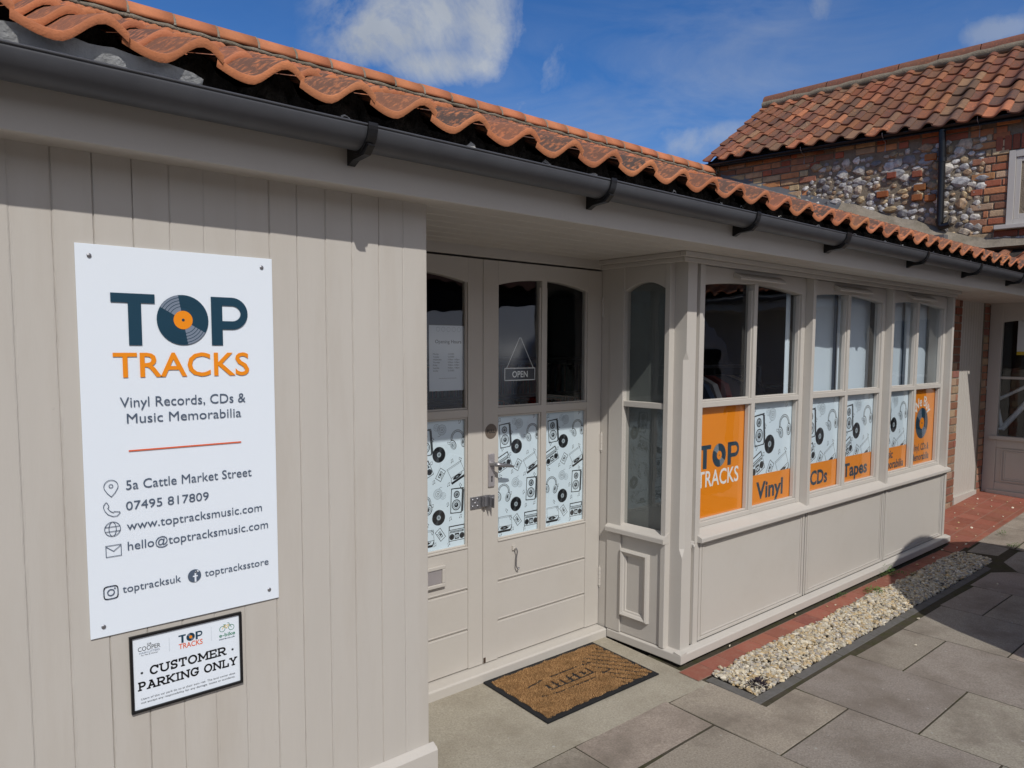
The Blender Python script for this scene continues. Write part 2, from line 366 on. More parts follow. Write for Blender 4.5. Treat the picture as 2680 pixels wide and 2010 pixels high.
def slab(cv, st, x0, y0, width, h, mat, wt=.17):
    adv = [SL[c]+.13 for c in st]; k = width/(sum(adv)-.13); x = 0
    sx = lambda p: (x0+p[0]*k, y0+p[1]*h)
    def st_(*pts): cv.line([sx(p) for p in pts], wt*h*.92, mat)
    def ser(xx, yy, hw=.17): cv.line([sx((xx-hw, yy)), sx((xx+hw, yy))], wt*h*.8, mat)
    def ar(cx_, cy, rx, ry, a0, a1, n=14): st_(*[(cx_+rx*math.cos(R(a0+(a1-a0)*i/n)), cy+ry*math.sin(R(a0+(a1-a0)*i/n))) for i in range(n+1)])
    b, t = .08, .92
    for c, ad in zip(st, adv):
        w = ad-.13; l_, r_ = x+.14, x+w-.14; m_ = x+w/2
        if c == 'C': ar(m_, .5, w/2-.08, .43, 45, 315); st_((r_+.04, .66), (r_+.04, .92))
        if c == 'G': ar(m_, .5, w/2-.08, .43, 45, 350); st_((m_+.05, .42), (r_+.1, .42)); st_((r_+.04, .66), (r_+.04, .92))
        if c == 'O': ar(m_, .5, w/2-.08, .43, 0, 360, 22)
        if c == 'U': st_((l_, t), (l_, .36)); ar(m_, .38, w/2-.14, .31, 180, 360); st_((r_, .36), (r_, t)); ser(l_, t); ser(r_, t)
        if c == 'S': ar(m_, .71, w/2-.1, .22, 30, 270); ar(m_, .29, w/2-.1, .22, 90, -150); st_((r_+.03, .74), (r_+.03, .95)); st_((l_-.03, .05), (l_-.03, .28))
        if c == 'T': st_((x+.06, t), (x+w-.06, t)); st_((m_, t), (m_, b)); ser(m_, b); st_((x+.08, t), (x+.08, .7)); st_((x+w-.08, t), (x+w-.08, .7))
        if c == 'M': st_((l_, b), (l_, t), (m_, .3), (r_, t), (r_, b)); ser(l_, b); ser(r_, b); ser(l_-.04, t, .1); ser(r_+.04, t, .1)
        if c == 'N': st_((l_, b), (l_, t), (r_, b), (r_, t)); ser(l_, b); ser(r_, t); ser(l_-.05, t, .1)
        if c == 'E': st_((l_, b), (l_, t)); st_((x+.02, t), (r_+.06, t)); st_((x+.02, b), (r_+.06, b)); st_((l_, .5), (r_-.05, .5)); st_((r_+.06, t), (r_+.06, .72)); st_((r_+.06, b), (r_+.06, .28))
        if c in 'PR': st_((l_, b), (l_, t)); ser(l_, b); st_((x+.02, t), (m_, t)); ar(m_, .69, w/2-.14, .23, 90, -90, 10); st_((l_, .46), (m_, .46))
        if c == 'R': st_((m_-.05, .46), (r_, b)); ser(r_+.03, b, .12)
        if c == 'A': st_((l_, b), (m_, t), (r_, b)); st_((l_+.14, .36), (r_-.14, .36)); ser(l_, b); ser(r_, b); ser(m_-.1, t, .12)
        if c == 'K': st_((l_, b), (l_, t)); ser(l_, b); ser(l_, t); st_((l_, .42), (r_, t)); st_((l_+.2, .55), (r_, b)); ser(r_, t, .14); ser(r_, b, .15)
        if c == 'I': st_((m_, b), (m_, t)); ser(m_, b); ser(m_, t)
        if c == 'L': st_((l_, b), (l_, t)); ser(l_, t); st_((x+.02, b), (r_+.08, b)); st_((r_+.08, b), (r_+.08, .36))
        if c == 'Y': st_((l_, t), (m_, .46), (r_, t)); st_((m_, .46), (m_, b)); ser(l_, t, .14); ser(r_, t, .14); ser(m_, b)
        x += ad
# music doodles, drawn about (0,0) about .1 m wide
def dd_vinyl(c):
    c.disc(0, 0, .037, 'black_ink', 1, 30)
    for a in (55, 235): c.tri([(0, 0)]+[(.036*math.cos(R(a+30*i/4)), .036*math.sin(R(a+30*i/4))) for i in range(5)], 'grey_ink', 2)
    for q in (.03, .024, .018): c.arc(0, 0, q, .0006, 'black_ink', 3)
    c.disc(0, 0, .0125, 'pale_ink', 4); c.arc(0, 0, .009, .001, 'film_white', 5); c.disc(0, 0, .002, 'black_ink', 5, 8)
def dd_speaker(c):
    c.poly([(-.034, -.058), (.03, -.058), (.03, .058), (-.034, .058)], 'film_white', 1); c.line([(-.034, -.058), (.03, -.058), (.03, .058), (-.034, .058)], .0028, 'grey_ink', 2, True)
    c.poly([(.031, -.058), (.041, -.05), (.041, .054), (.031, .058)], 'grey_ink', 1); c.line([(-.034, .058), (.038, .06)], .003, 'black_ink', 2)
    for y, r in ((.03, .0155), (-.02, .024)):
        c.arc(-.002, y, r, .003, 'grey_ink', 2); c.arc(-.002, y, r*.72, .0014, 'grey_ink', 2); c.disc(-.002, y, r*.5, 'black_ink', 2); c.disc(-.004, y+r*.12, r*.26, 'pale_ink', 3)
    for x in (-.03, .026):
        for y in (-.054, .054): c.disc(x, y, .0016, 'grey_ink', 2, 8)
def dd_phones(c):
    c.arc(.004, .006, .036, .0055, 'grey_ink', 1, -8, 188); c.arc(.004, .006, .0355, .0022, 'film_white', 2, 0, 180); c.arc(.004, .006, .030, .0012, 'grey_ink', 1, -5, 180)
    for x, a in ((-.026, 20), (.036, -10)):
        T = c.T; c.T = (*c.xf((x, -.02)), T[2], T[3]+R(a))
        c.disc(0, 0, .017, 'grey_ink', 3, 22, .024); c.disc(-.002, 0, .0145, 'film_white', 4, 22, .021); c.arc(-.003, -.001, .010, .0016, 'grey_ink', 5, ry=.015); c.disc(-.004, 0, .0055, 'grey_ink' if a < 0 else 'pale_ink', 5, 16, .010)
        c.T = T
def dd_reel(c):
    c.arc(.012, -.004, .024, .0012, 'pale_ink', 1); c.arc(.012, -.004, .019, .0008, 'pale_ink', 1); c.arc(.012, -.004, .013, .0012, 'grey_ink', 2); c.arc(.012, -.004, .005, .0014, 'grey_ink', 2)
    c.arc(-.018, .008, .016, .0009, 'pale_ink', 1)
    for k in range(4): c.arc(-.018+.008*math.cos(k*1.57), .008+.008*math.sin(k*1.57), .004, .0008, 'pale_ink', 1, n=10)
    c.line([(.006, -.026), (-.002, -.034), (-.012, -.034)], .0012, 'pale_ink', 1)
def dd_boombox(c):
    c.rect(-.048, .048, -.034, .022, 'black_ink', 1); c.rect(-.045, .045, -.031, .019, 'film_white', 2); c.line([(-.045, .022), (-.045, .038), (.045, .038), (.045, .022)], .0035, 'black_ink', 1)
    c.rect(-.04, .04, .006, .016, 'grey_ink', 3)
    for i in range(9): c.rect(-.036+i*.008, -.033+i*.008, .007, .015, 'film_white', 4)
    for x in (-.03, .03): c.disc(x, -.013, .0145, 'black_ink', 3, 20); c.arc(x, -.013, .009, .0014, 'grey_ink', 4)
    c.rect(-.013, .013, -.026, .002, 'black_ink', 3); c.rect(-.009, .009, -.02, -.006, 'film_white', 4); c.disc(0, -.013, .004, 'black_ink', 5, 10)
def dd_cassette(c):
    c.line([(-.027, -.017), (.027, -.017), (.027, .017), (-.027, .017)], .0018, 'grey_ink', 1, True); c.rect(-.016, .016, -.004, .008, 'grey_ink', 1)
    for x in (-.009, .009): c.disc(x, .002, .004, 'film_white', 2, 10)
    c.line([(-.015, -.017), (-.012, -.010), (.012, -.010), (.015, -.017)], .0013, 'grey_ink', 1)
def dd_deck(c):
    c.poly([(-.046, -.034), (.038, -.034), (.048, -.014), (-.038, -.014)], 'film_white', 1); c.line([(-.046, -.034), (.038, -.034), (.048, -.014), (-.038, -.014)], .0016, 'grey_ink', 2, True)
    c.disc(-.004, -.023, .026, 'black_ink', 3, 24, .0085); c.disc(-.004, -.023, .009, 'pale_ink', 4, 16, .0035); c.line([(.03, -.018), (.02, -.025), (.012, -.025)], .0018, 'black_ink', 5)
    c.rect(-.046, .038, -.044, -.035, 'black_ink', 2); c.poly([(.0385, -.044), (.048, -.024), (.048, -.014), (.0385, -.035)], 'black_ink', 2)
    c.line([(-.038, -.012), (-.042, .036), (.044, .036), (.047, -.012)], .0012, 'grey_ink', 1); c.line([(-.040, .030), (.043, .030)], .0009, 'grey_ink', 1)
def dd_notes(c):
    c.disc(-.006, -.005, .0025, 'grey_ink', 1, 8); c.line([(-.004, -.005), (-.002, .008), (.008, .010)], .0011, 'grey_ink', 1); c.line([(.008, .010), (.006, -.003)], .0011, 'grey_ink', 1); c.disc(.004, -.004, .0025, 'grey_ink', 1, 8)
LAY = [(dd_speaker, -.082, -.108, 5), (dd_reel, .0, -.048, 0), (dd_phones, .10, -.103, 8), (dd_vinyl, -.005, -.167, 0), (dd_boombox, -.092, -.243, 24), (dd_cassette, .004, -.262, 58), (dd_deck, .094, -.258, 24),
       (dd_phones, -.095, -.395, -8), (dd_reel, .0, -.355, 180), (dd_speaker, .098, -.396, -3), (dd_vinyl, -.008, -.463, 0), (dd_deck, -.082, -.552, 0), (dd_cassette, .002, -.545, -55), (dd_boombox, .098, -.554, 0)]
NOTE = [(-.12, -.03, 10), (.115, -.02, 30), (-.04, -.095, 60), (.055, -.12, 90), (.07, -.205, 20), (-.1, -.175, 45), (-.05, -.205, 0), (.12, -.20, 70), (-.035, -.295, 20), (.05, -.315, 10), (.12, -.325, 50), (-.11, -.31, 80), (.045, -.41, 30), (-.045, -.405, 0), (.06, -.48, 20), (.12, -.475, 0), (-.07, -.49, 60), (-.03, -.59, 10), (.05, -.6, 30), (-.045, -.53, 50), (-.11, -.605, 15)]
def doodles(cv, cx_, zt, k, lay=0):
    cv.bold = 1.45
    for fn, u, v, a in LAY:
        cv.T = (cx_+u*k, zt+v*k, k*1.0, R(a)); fn(cv)
    for u, v, a in NOTE: cv.T = (cx_+u*k, zt+v*k, k, R(a)); dd_notes(cv)
    cv.T = (0, 0, 1, 0); cv.bold = 1

# ================================================================== GROUND
def gz(x, y): return -.045*(.6-max(min(y, .6), -.4)) + .055*max(0, min(x, 8.7)-6.3)
def sheet(name, mat, x0, x1, y0, y1, dz, nx=1, ny=1, kind='structure'):
    b = MB(); X = np.linspace(x0, x1, nx+1); Y = np.linspace(y0, y1, ny+1)
    vs = [(x, y, gz(x, y)+dz) for y in Y for x in X]; w = nx+1
    b.mesh(vs, [(j*w+i, j*w+i+1, (j+1)*w+i+1, (j+1)*w+i) for j in range(ny) for i in range(nx)])
    return tag(b.build(name, mat), kind=kind)
g = MB(); g.face([(-900, -900, -.16), (900, -900, -.16), (900, 900, -.16), (-900, 900, -.16)]); tag(g.build('ground', 'ground_dark'), kind='structure')
sheet('paving_bed', 'moss_joint', -6, 10, -16, .3, -.0015, 32, 40)
def slab_piece(b, x0, x1, y0, y1, th, c, lift=0, ch=.004, tilt=0.0):
    tx, ty = random.uniform(-tilt, tilt), random.uniform(-tilt, tilt); mx_, my_ = (x0+x1)/2, (y0+y1)/2
    Z = lambda x, y: gz(x, y)+lift+tx*(x-mx_)+ty*(y-my_)
    o = [(x0, y0), (x1, y0), (x1, y1), (x0, y1)]; i_ = [(x0+ch, y0+ch), (x1-ch, y0+ch), (x1-ch, y1-ch), (x0+ch, y1-ch)]
    vs = [(x, y, Z(x, y)-th) for x, y in o]+[(x, y, Z(x, y)-ch) for x, y in o]+[(x, y, Z(x, y)) for x, y in i_]
    fs = [(8, 9, 10, 11)]
    for k in range(4): q = (k+1) % 4; fs += [(k, q, 4+q, 4+k), (4+k, 4+q, 8+q, 8+k)]
    b.mesh(vs, fs, c)
pv = MB(); x = 2.486-.612*12; kcol = 0
while x < 9.6:
    x1 = x+.612; off = -.63 if kcol % 2 == 0 else -.93
    ys = [off-.612*k for k in range(-3, 26)]
    top = -.056 if x < 2.2 else (-.075 if x < 6.4 else -.04)
    for y1 in ys:
        y0 = y1-.612
        if y0 >= top: continue
        yy1 = min(y1, top); c = jit(random.choice([(.375, .325, .270), (.405, .350, .290), (.35, .308, .260), (.405, .345, .28)]), .07)
        pieces = [(x, x1, y0, yy1)]
        if x1 > 2.81 and x < 6.37 and yy1 > -.352:      # the gravel bed is let into the paving
            pieces = [(x, x1, y0, -.352)]
            if x < 2.81 and y0 < -.352: pieces = [(x, 2.8125, y0, top), (2.8035, x1, y0, -.352)]
            if x1 > 6.37 and y0 < -.352: pieces.append((6.372, x1, -.352, top))
        for p in pieces:
            if p[3]-p[2] > .03 and p[1]-p[0] > .015: slab_piece(pv, p[0]+.0042, p[1]-.0042, p[2]+.0042, p[3]-.0042, .05, (*c, 1), random.uniform(.0006, .0016), .0015, .0008)
    x = x1; kcol += 1
tag(pv.build('paving', 'slab'), kind='structure')
ca = MB(); ng = 30; X = np.linspace(.9, 2.80, ng+1); Y = np.linspace(-.055, .62, 11)
vs = [(a, (yv if j else -.055-.02*max(0, (a-1.9))*1.6), gz(a, yv)-.001) for j, yv in enumerate(Y) for a in X]
ca.mesh(vs, [(j*(ng+1)+i, j*(ng+1)+i+1, (j+1)*(ng+1)+i+1, (j+1)*(ng+1)+i) for j in range(10) for i in range(ng)])
tag(ca.build('concrete_path', 'concrete'), kind='structure')
# red quarry tiles: a strip along the bay and the floor of the recess beyond it
qt = MB()
def qtile(x0, x1, y0, y1, lift=.005): slab_piece(qt, x0+.003, x1-.003, y0+.003, y1-.003, .03, (*jit((.265, .092, .062), .16), 1), lift, .002, .006)
x = 2.775
while x < 6.52:
    x1 = min(x+.16, 6.53); qtile(x, x1, -.038, .078); x = x1
yy = .47
for r in range(4):
    y0 = max(yy-.16, -.06); x = 6.53-.08*(r % 2)
    while x < 8.62: x1 = min(x+.16, 8.64); qtile(max(x, 6.53), x1, y0, yy); x = x1
    yy = y0
tag(qt.build('tile_path', 'quarry_tile'), kind='structure')
pbr('grout_mix', (.25, .165, .125), .95, .3, 20, .3, 90, .1)
sheet('grout', 'grout_mix', 2.774, 6.53, -.041, .081, .0022, 30, 2); sheet('grout', 'grout_mix', 6.531, 8.66, -.062, .62, .0022, 20, 4)
ed = MB()
x = 2.81
for k in range(9):
    x1 = min(x+random.uniform(.38, .46), 6.37) if k < 8 else 6.37
    ed.mi = 0; slab_piece(ed, x+.002, x1-.002, -.349, -.297, .06, None, .003+random.uniform(-.001, .001), .003)
    x = x1
slab_piece(ed, 2.812, 2.868, -.295, -.055, .06, None, .006, .004); slab_piece(ed, 6.35, 6.372, -.295, -.03, .06, None, .004, .004)
tag(ed.build('slate_edging', 'slate_edge'), 'dark slate edging strip laid flush around the pale gravel bed', 'edging')
# gravel: thousands of angular chips, one object
ico = []; ph = (1+5**.5)/2
for a in (-1, 1):
    for b_ in (-ph, ph): ico += [(0, a, b_), (a, b_, 0), (b_, 0, a)]
ico = np.array(ico)/np.linalg.norm((0, 1, ph)); from itertools import combinations
icf = [t for t in combinations(range(12), 3) if all(abs(np.linalg.norm(ico[i]-ico[j])-1.0515) < .01 for i, j in combinations(t, 2))]
icf = [t if np.dot(np.cross(ico[t[1]]-ico[t[0]], ico[t[2]]-ico[t[0]]), ico[t[0]]) > 0 else (t[0], t[2], t[1]) for t in icf]
def stones(name, mat, P, S, C, flat=.6, rough=.22, rot=True):       # many stones in one mesh
    n_ = len(P); P = np.asarray(P); S = np.asarray(S); C = np.asarray(C)
    V = np.repeat(ico[None], n_, 0)*(1+rng.uniform(-rough, rough, (n_, 12, 1)))
    V *= np.stack([rng.uniform(.75, 1.35, n_), rng.uniform(.6, 1.0, n_), rng.uniform(flat*.7, flat*1.3, n_)], 1)[:, None, :]
    if rot:
        a = rng.uniform(0, 6.28, n_); t_ = rng.normal(0, .45, n_); ca_, sa = np.cos(a), np.sin(a); ct, st = np.cos(t_), np.sin(t_)
        y2 = V[..., 1]*ct[:, None]-V[..., 2]*st[:, None]; z2 = V[..., 1]*st[:, None]+V[..., 2]*ct[:, None]; x2 = V[..., 0]
        V = np.stack([x2*ca_[:, None]-y2*sa[:, None], x2*sa[:, None]+y2*ca_[:, None], z2], -1)
    V = V*S[:, None, None]+P[:, None, :]
    F = (np.array(icf)[None]+np.arange(n_)[:, None, None]*12).reshape(-1, 3)
    me = bpy.data.meshes.new(name); me.from_pydata(V.reshape(-1, 3).tolist(), [], F.tolist()); me.materials.append(MATS[mat])
    at = me.color_attributes.new('Col', 'FLOAT_COLOR', 'CORNER'); cc = np.concatenate([np.repeat(C, 60, 0), np.ones((n_*60, 1))], 1); at.data.foreach_set('color', cc.ravel())
    o = bpy.data.objects.new(name, me); col.objects.link(o); return o
pal = np.array([(.58, .50, .35), (.62, .55, .42), (.66, .60, .48), (.50, .37, .20), (.44, .41, .36), (.56, .43, .26), (.66, .60, .48), (.36, .32, .28), (.60, .49, .32), (.50, .44, .33)])
sheet('gravel_bed', 'soil', 2.84, 6.36, -.30, -.03, .001, 20, 2)
P = []; S = []; C = []
for k in range(10500):
    px_, py_ = rng.uniform(2.875, 6.35), rng.uniform(-.294, -.028)
    if py_ > -.035-.012*math.sin(px_*5)-.008*math.sin(px_*13) and rng.random() > .15: continue
    s_ = rng.uniform(.0058, .0120) if rng.random() > .10 else rng.uniform(.013, .018)
    pile = .007*(1-((py_+.16)/.135)**2)+.004
    P.append((px_, py_, gz(px_, py_)+pile+rng.uniform(-.004, .007))); S.append(s_)
    C.append(pal[rng.integers(len(pal))]*rng.uniform(.62, 1.05)*(rng.random() > .03 or .3))
tag(stones('gravel', 'stone_chip', P, S, C, .62), 'pale yellow and grey flint gravel filling the bed beside the bay', 'gravel', kind='stuff')

# ================================================================== THE SHOP
D = .665; SOF = 2.088
shop = thing('shop_building', 'single storey cream boarded shop with orange pantile roof and bay window', 'shop')
# boarded wall
gro = [1.187, 1.0930, 1.0016, .9049, .8148, .7231, .6377, .5412, .4534, .3650, .2749, .1845, .0945, .0071]
gx = .0071
while gx > -2.4: gx -= .0903; gro.append(gx+random.uniform(-.003, .003))
gro = gro[::-1]
pr = []; ed_ = []
for i in range(len(gro)-1):
    a, b_ = gro[i], gro[i+1]; y_ = random.uniform(-.001, .001); tl = random.uniform(-.0005, .0005)
    gw = random.choice([.0016, .002, .0026]); gd = random.uniform(.0012, .003)
    for xx, yy, e in ((a, gd, 1), (a+gw, y_-tl+.0003, 1), (a+.0035, y_-tl, .8), (a+.007, y_-tl, 0), (b_-.007, y_+tl, 0), (b_-.0035, y_+tl, .8), (b_-gw, y_+tl+.0003, 1)): pr.append((xx, yy)); ed_.append(e)
bw = MB(); ZS = np.linspace(-.12, SOF, 3); wn_ = len(pr)
vs = [(p[0], p[1], z) for z in ZS for p in pr]
bw.mesh(vs, [(j*wn_+i, j*wn_+i+1, (j+1)*wn_+i+1, (j+1)*wn_+i) for j in range(len(ZS)-1) for i in range(wn_-1)])
xw = 1.187
bw.box(xw-.03, xw, .0012, .66, -.12, SOF)
wall_o = bw.build('boarded_wall', 'cream_boards', shop)
ea = wall_o.data.color_attributes.new('edge', 'FLOAT_COLOR', 'POINT')
vals = [v for z in ZS for v in ed_]+[0]*8
ea.data.foreach_set('color', np.repeat(np.array(vals)[:, None], 4, 1).ravel())
sk = MB(); sk.prism([(.0, -.12), (-.030, -.12), (-.030, .192), (-.024, .200), (0, .212)], 'x', -2.4, 1.204); sk.build('skirting_board', 'cream_paint', shop, .003)
# fascia and soffit
boxes('fascia_board', 'cream_paint', [(-2.4, 7.80, -.117, -.092, 2.081, 2.262)], shop, .003)
so = MB(); yy = -.0925; k = 0
while yy < D+.1:
    y1 = min(yy+.105, D+.13); so.prism([(yy+.001, SOF+.012), (yy+.001, SOF+.009), (yy+.012, SOF), (y1-.004, SOF), (y1-.001, SOF+.003), (y1-.001, SOF+.012)], 'x', -2.4, 8.9); yy = y1
so.box(-2.4, 8.9, -.09, D+.13, SOF+.0125, SOF+.03)
so.build('soffit', 'cream_paint', shop)
# dark bedding under the tiles, with what is left of a white board
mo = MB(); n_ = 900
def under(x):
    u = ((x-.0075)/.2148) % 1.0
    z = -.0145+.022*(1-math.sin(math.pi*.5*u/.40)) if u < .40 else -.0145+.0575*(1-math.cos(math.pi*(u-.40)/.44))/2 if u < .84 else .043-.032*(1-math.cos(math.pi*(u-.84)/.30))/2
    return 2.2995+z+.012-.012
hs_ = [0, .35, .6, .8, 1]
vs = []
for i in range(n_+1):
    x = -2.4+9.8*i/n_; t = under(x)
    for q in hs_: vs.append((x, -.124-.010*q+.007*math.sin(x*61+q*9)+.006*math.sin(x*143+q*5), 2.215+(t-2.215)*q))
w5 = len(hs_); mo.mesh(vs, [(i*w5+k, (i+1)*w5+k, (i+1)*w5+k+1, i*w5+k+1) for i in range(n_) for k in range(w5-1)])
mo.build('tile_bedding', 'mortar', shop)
uc = MB(); N_ = 40
for i in range(N_):                                     # chipped white undercloak, left end only
    x0, x1 = -.6+1.0*i/N_, -.6+1.0*(i+1)/N_; t0, t1 = 2.292-.02*max(0, (x0+.1))+.003*math.sin(x0*70), 2.292-.02*max(0, (x1+.1))+.003*math.sin(x1*70)
    if x1 > .34: t0 -= .3*(x0-.34 if x0 > .34 else 0); t1 -= .3*(x1-.34)
    uc.mesh([(x0, -.150, 2.225), (x1, -.150, 2.225), (x1, -.182, t1), (x0, -.182, t0)], [(0, 1, 2, 3)])
uc.build('white_undercloak', 'old_white', shop)
for k in range(18):
    uc = MB(); cx_ = .45+.36*k+random.uniform(-.15, .15); w_ = random.uniform(.012, .038); pts = [(cx_+w_*math.cos(a)*random.uniform(.6, 1), -.150-random.uniform(0, .004), 2.250+random.uniform(0, .010)+.016*abs(math.sin(a))*random.uniform(.4, 1.2)) for a in np.linspace(0, 6.28, 8)[:-1]]
    uc.face(pts[::-1]); uc.build('paint_patch', 'old_flake', shop)
# roof of pantiles
PROF = []
for i in range(15):
    u = 1.06*i/14
    if u < .40: z = -.0145+.022*(1-math.sin(math.pi*.5*u/.40))
    elif u < .84: z = -.0145+.0575*(1-math.cos(math.pi*(u-.40)/.44))/2
    else: z = .043-.032*(1-math.cos(math.pi*(u-.84)/.30))/2
    PROF.append((u, z))
def pantiles(xs, base, along, upv, nrm, courses, gauge, pitch, thick=.019, cover=.36, jitter=.004, oldmix=0.0, skip=None):
    """base: point of the eave reference line; xs: column starts along 'along'; upv: up the slope; nrm: out of the roof"""
    b = MB()
    for r in range(courses):
        for x0 in xs:
            if skip and skip(x0, r): continue
            jx, jz, ju, ja = random.uniform(-jitter, jitter), random.uniform(-jitter, jitter)*.8, random.uniform(-jitter, jitter)*2, random.uniform(-.012, .012)
            if random.random() < oldmix: c = jit(random.choice([(.30, .105, .050), (.25, .095, .052), (.34, .125, .058), (.37, .14, .068), (.28, .11, .06), (.31, .12, .06), (.20, .10, .065), (.32, .17, .095)]), .22)
            else: c = jit((.50, .185, .088), .12)
            wz = random.uniform(.55, 1.0) if not oldmix else random.uniform(.25, .75)
            o = base+along*(x0+jx)+upv*(r*gauge+ju)+nrm*(.012+jz)
            t0, t1 = upv, (upv*cover-nrm*.024).normalized()
            rows = []
            for q, (u, z) in enumerate(PROF):
                p = o+along*(u*pitch)+nrm*(z+ja*(u-.5)*.2); rows.append(p)
            n2 = len(PROF)
            lo = [p-nrm*thick+t1*.002 for p in rows]; hi = [p+t1*cover for p in rows]; ru = [p+t1*.006+nrm*.0025 for p in rows]
            i0 = len(b.v); b.v += [tuple(p) for p in lo+rows+ru+hi]
            for k in range(n2-1):
                for A, B, cc in ((0, 1, (*c, .10)), (1, 2, (*c, .18)), (2, 3, (*[v*.86 for v in c], wz))):
                    b.f.append((i0+A*n2+k, i0+A*n2+k+1, i0+B*n2+k+1, i0+B*n2+k)); b.c.append(cc); b.m.append(0); b.sm.append(True)
            for k in (n2-1,): b.f.append((i0+k, i0+n2+k, i0+3*n2+k)); b.c.append((*c, .4)); b.m.append(0); b.sm.append(False)
    return b
aR = math.atan(.399); upv = Vector((0, math.cos(aR), math.sin(aR))); nrm = Vector((0, -math.sin(aR), math.cos(aR))); XV = Vector((1, 0, 0))
PT = .2148
xs = [.0075+PT*k for k in range(-9, 40)]
def cut(x0, r):            # the far end runs into the flint wall and the valley
    yv = -.2+r*.30*math.cos(aR)
    return x0 > 8.234+(3.66-yv)*.0875-.08 or x0 > 7.60+(yv+.2)*1.0
rb = pantiles(xs, Vector((-.0125, -.2, 2.2935)), XV, upv, nrm, 14, .30, PT, skip=cut)
roof = rb.build('pantile_roof', 'tile', shop)
un = MB(); un.face([(-2, -.13, 2.262), (7.6, -.13, 2.262), (8.3, 3.66, 3.86), (-2, 3.66, 3.86)]); un.face([(-2, 3.66, 3.86), (8.3, 3.66, 3.86), (8.3, 7.4, 2.2), (-2, 7.4, 2.2)]); un.build('roof_underlay', 'mortar', shop)
# ridge tiles
x = -1.0+.07; rp = None
while x < 8.15:
    b = MB(); x1 = min(x+.304, 8.24); c = jit((.52, .19, .09), .1); zz = 3.874+random.uniform(-.004, .004)
    K = 16; prof = [(3.66-.135*math.cos(math.pi*i/K), zz+.118*math.sin(math.pi*i/K)) for i in range(K+1)]; inn = [(3.66-.118*math.cos(math.pi*i/K), zz+.10*math.sin(math.pi*i/K)) for i in range(K+1)]
    vs = []
    for xx in (x+.004, x1-.004): vs += [(xx, *p) for p in prof]+[(xx, *p) for p in inn]
    k2 = K+1; fs = []
    for i in range(K): fs += [(i, i+1, 2*k2+i+1, 2*k2+i), (k2+i, 3*k2+i, 3*k2+i+1, k2+i+1), (i, k2+i, k2+i+1, i+1), (2*k2+i, 2*k2+i+1, 3*k2+i+1, 3*k2+i)]
    fs += [(0, 2*k2, 3*k2, k2)]
    b.mesh(vs, fs, (*c, .10), True); b.build('ridge_tile', 'tile', roof); x = x1
rm = MB()
x = -1.0+.07
while x < 8.2:
    rm.tube([(x+.0, 3.66-.131*math.cos(a), 3.870+.113*math.sin(a)) for a in np.linspace(0, math.pi, 9)], .012, 6); x += .304
b_ = []
for i in range(121):
    xx = -1+9.2*i/120; b_.append((xx, 3.545+.008*math.sin(xx*29.2), 3.858))
rm.tube(b_, .019, 6); rm.build('ridge_mortar', 'grey_mortar', roof)
# gutter and its brackets
QY, QZ, QR = -.183, 2.226, .058
gu = MB(); gu.smooth = True; K = 22
def gprof(r): return [(QY-r*math.cos(math.pi*i/K), QZ-r*math.sin(math.pi*i/K)) for i in range(K+1)]
po = gprof(QR)+gprof(QR-.0025)[::-1]; gu.prism(po, 'x', -2.4, 7.88)
gu.tube([(-2.4, QY-QR, QZ+.001), (7.88, QY-QR, QZ+.001)], .0035, 8); gutter = gu.build('gutter', 'gutter_plastic', shop)
def bracket_mesh(w, x):
    bb = MB(); K = 16; r0, r1 = QR+.001, QR+.008
    arcp = [(QY-r1*math.cos(a), QZ-r1*math.sin(a)) for a in np.linspace(-.12, math.pi*.62, K)]
    inn = [(QY-r0*math.cos(a), QZ-r0*math.sin(a)) for a in np.linspace(math.pi*.62, -.12, K)]
    bb.prism(arcp+inn, 'x', x-w/2, x+w/2)
    arm = [(-.1175, 2.138), (-.1175, 2.20)]+[(QY-r1*math.cos(a), QZ-r1*math.sin(a)) for a in np.linspace(math.pi*.78, math.pi*.28, 9)]+[(QY-.052, QZ-.049)]
    am2 = [(-.1175, 2.138), (-.1175, 2.198), (-.128, 2.196)]+[(QY-(r0+.001)*math.cos(a), QZ-(r0+.001)*math.sin(a)) for a in np.linspace(math.pi*.74, math.pi*.25, 10)]+[(QY-.056, QZ-.052), (QY-.03, QZ-.074), (-.15, 2.148), (-.124, 2.136)]
    bb.prism(am2, 'x', x-w*.36, x+w*.36); return bb
for k, bx_ in enumerate((-.18, .838, 1.852, 2.853, 3.76, 4.872, 5.875, 6.90)):
    bracket_mesh(.055 if k == 4 else .030, bx_).build('gutter_bracket', 'black_plastic', gutter, .0015)

# ---------------------------------------------------------------- door frame and the pair of doors
ZB = .054; ZT = 2.034
boxes('door_frame', 'cream_paint', [(1.10, 2.85, D-.004, D+.07, ZT+.006, SOF+.001), (2.8185, 2.86, D-.061, D+.07, .02, SOF+.0005)], shop, .003)
th = MB(); th.prism([(D-.07, -.02), (D-.07, .040), (D-.064, .046), (D+.06, .0525), (D+.06, -.02)], 'x', 1.0, 2.808); th.build('threshold', 'cream_paint', shop, .003)
def arch_fill(b, x0, x1, y0, y1, zs, zc, zt, n=20):        # head rail with an arched lower edge
    f = lambda x: zs+(zc-zs)*(1-((x-(x0+x1)/2)/((x1-x0)/2))**2)
    X = np.linspace(x0, x1, n+1)
    for i in range(n):
        a, c = X[i], X[i+1]; za, zc_ = f(a), f(c)
        b.mesh([(a, y0, za), (c, y0, zc_), (c, y0, zt), (a, y0, zt), (a, y1, za), (c, y1, zc_)], [(0, 1, 2, 3), (0, 4, 5, 1)])
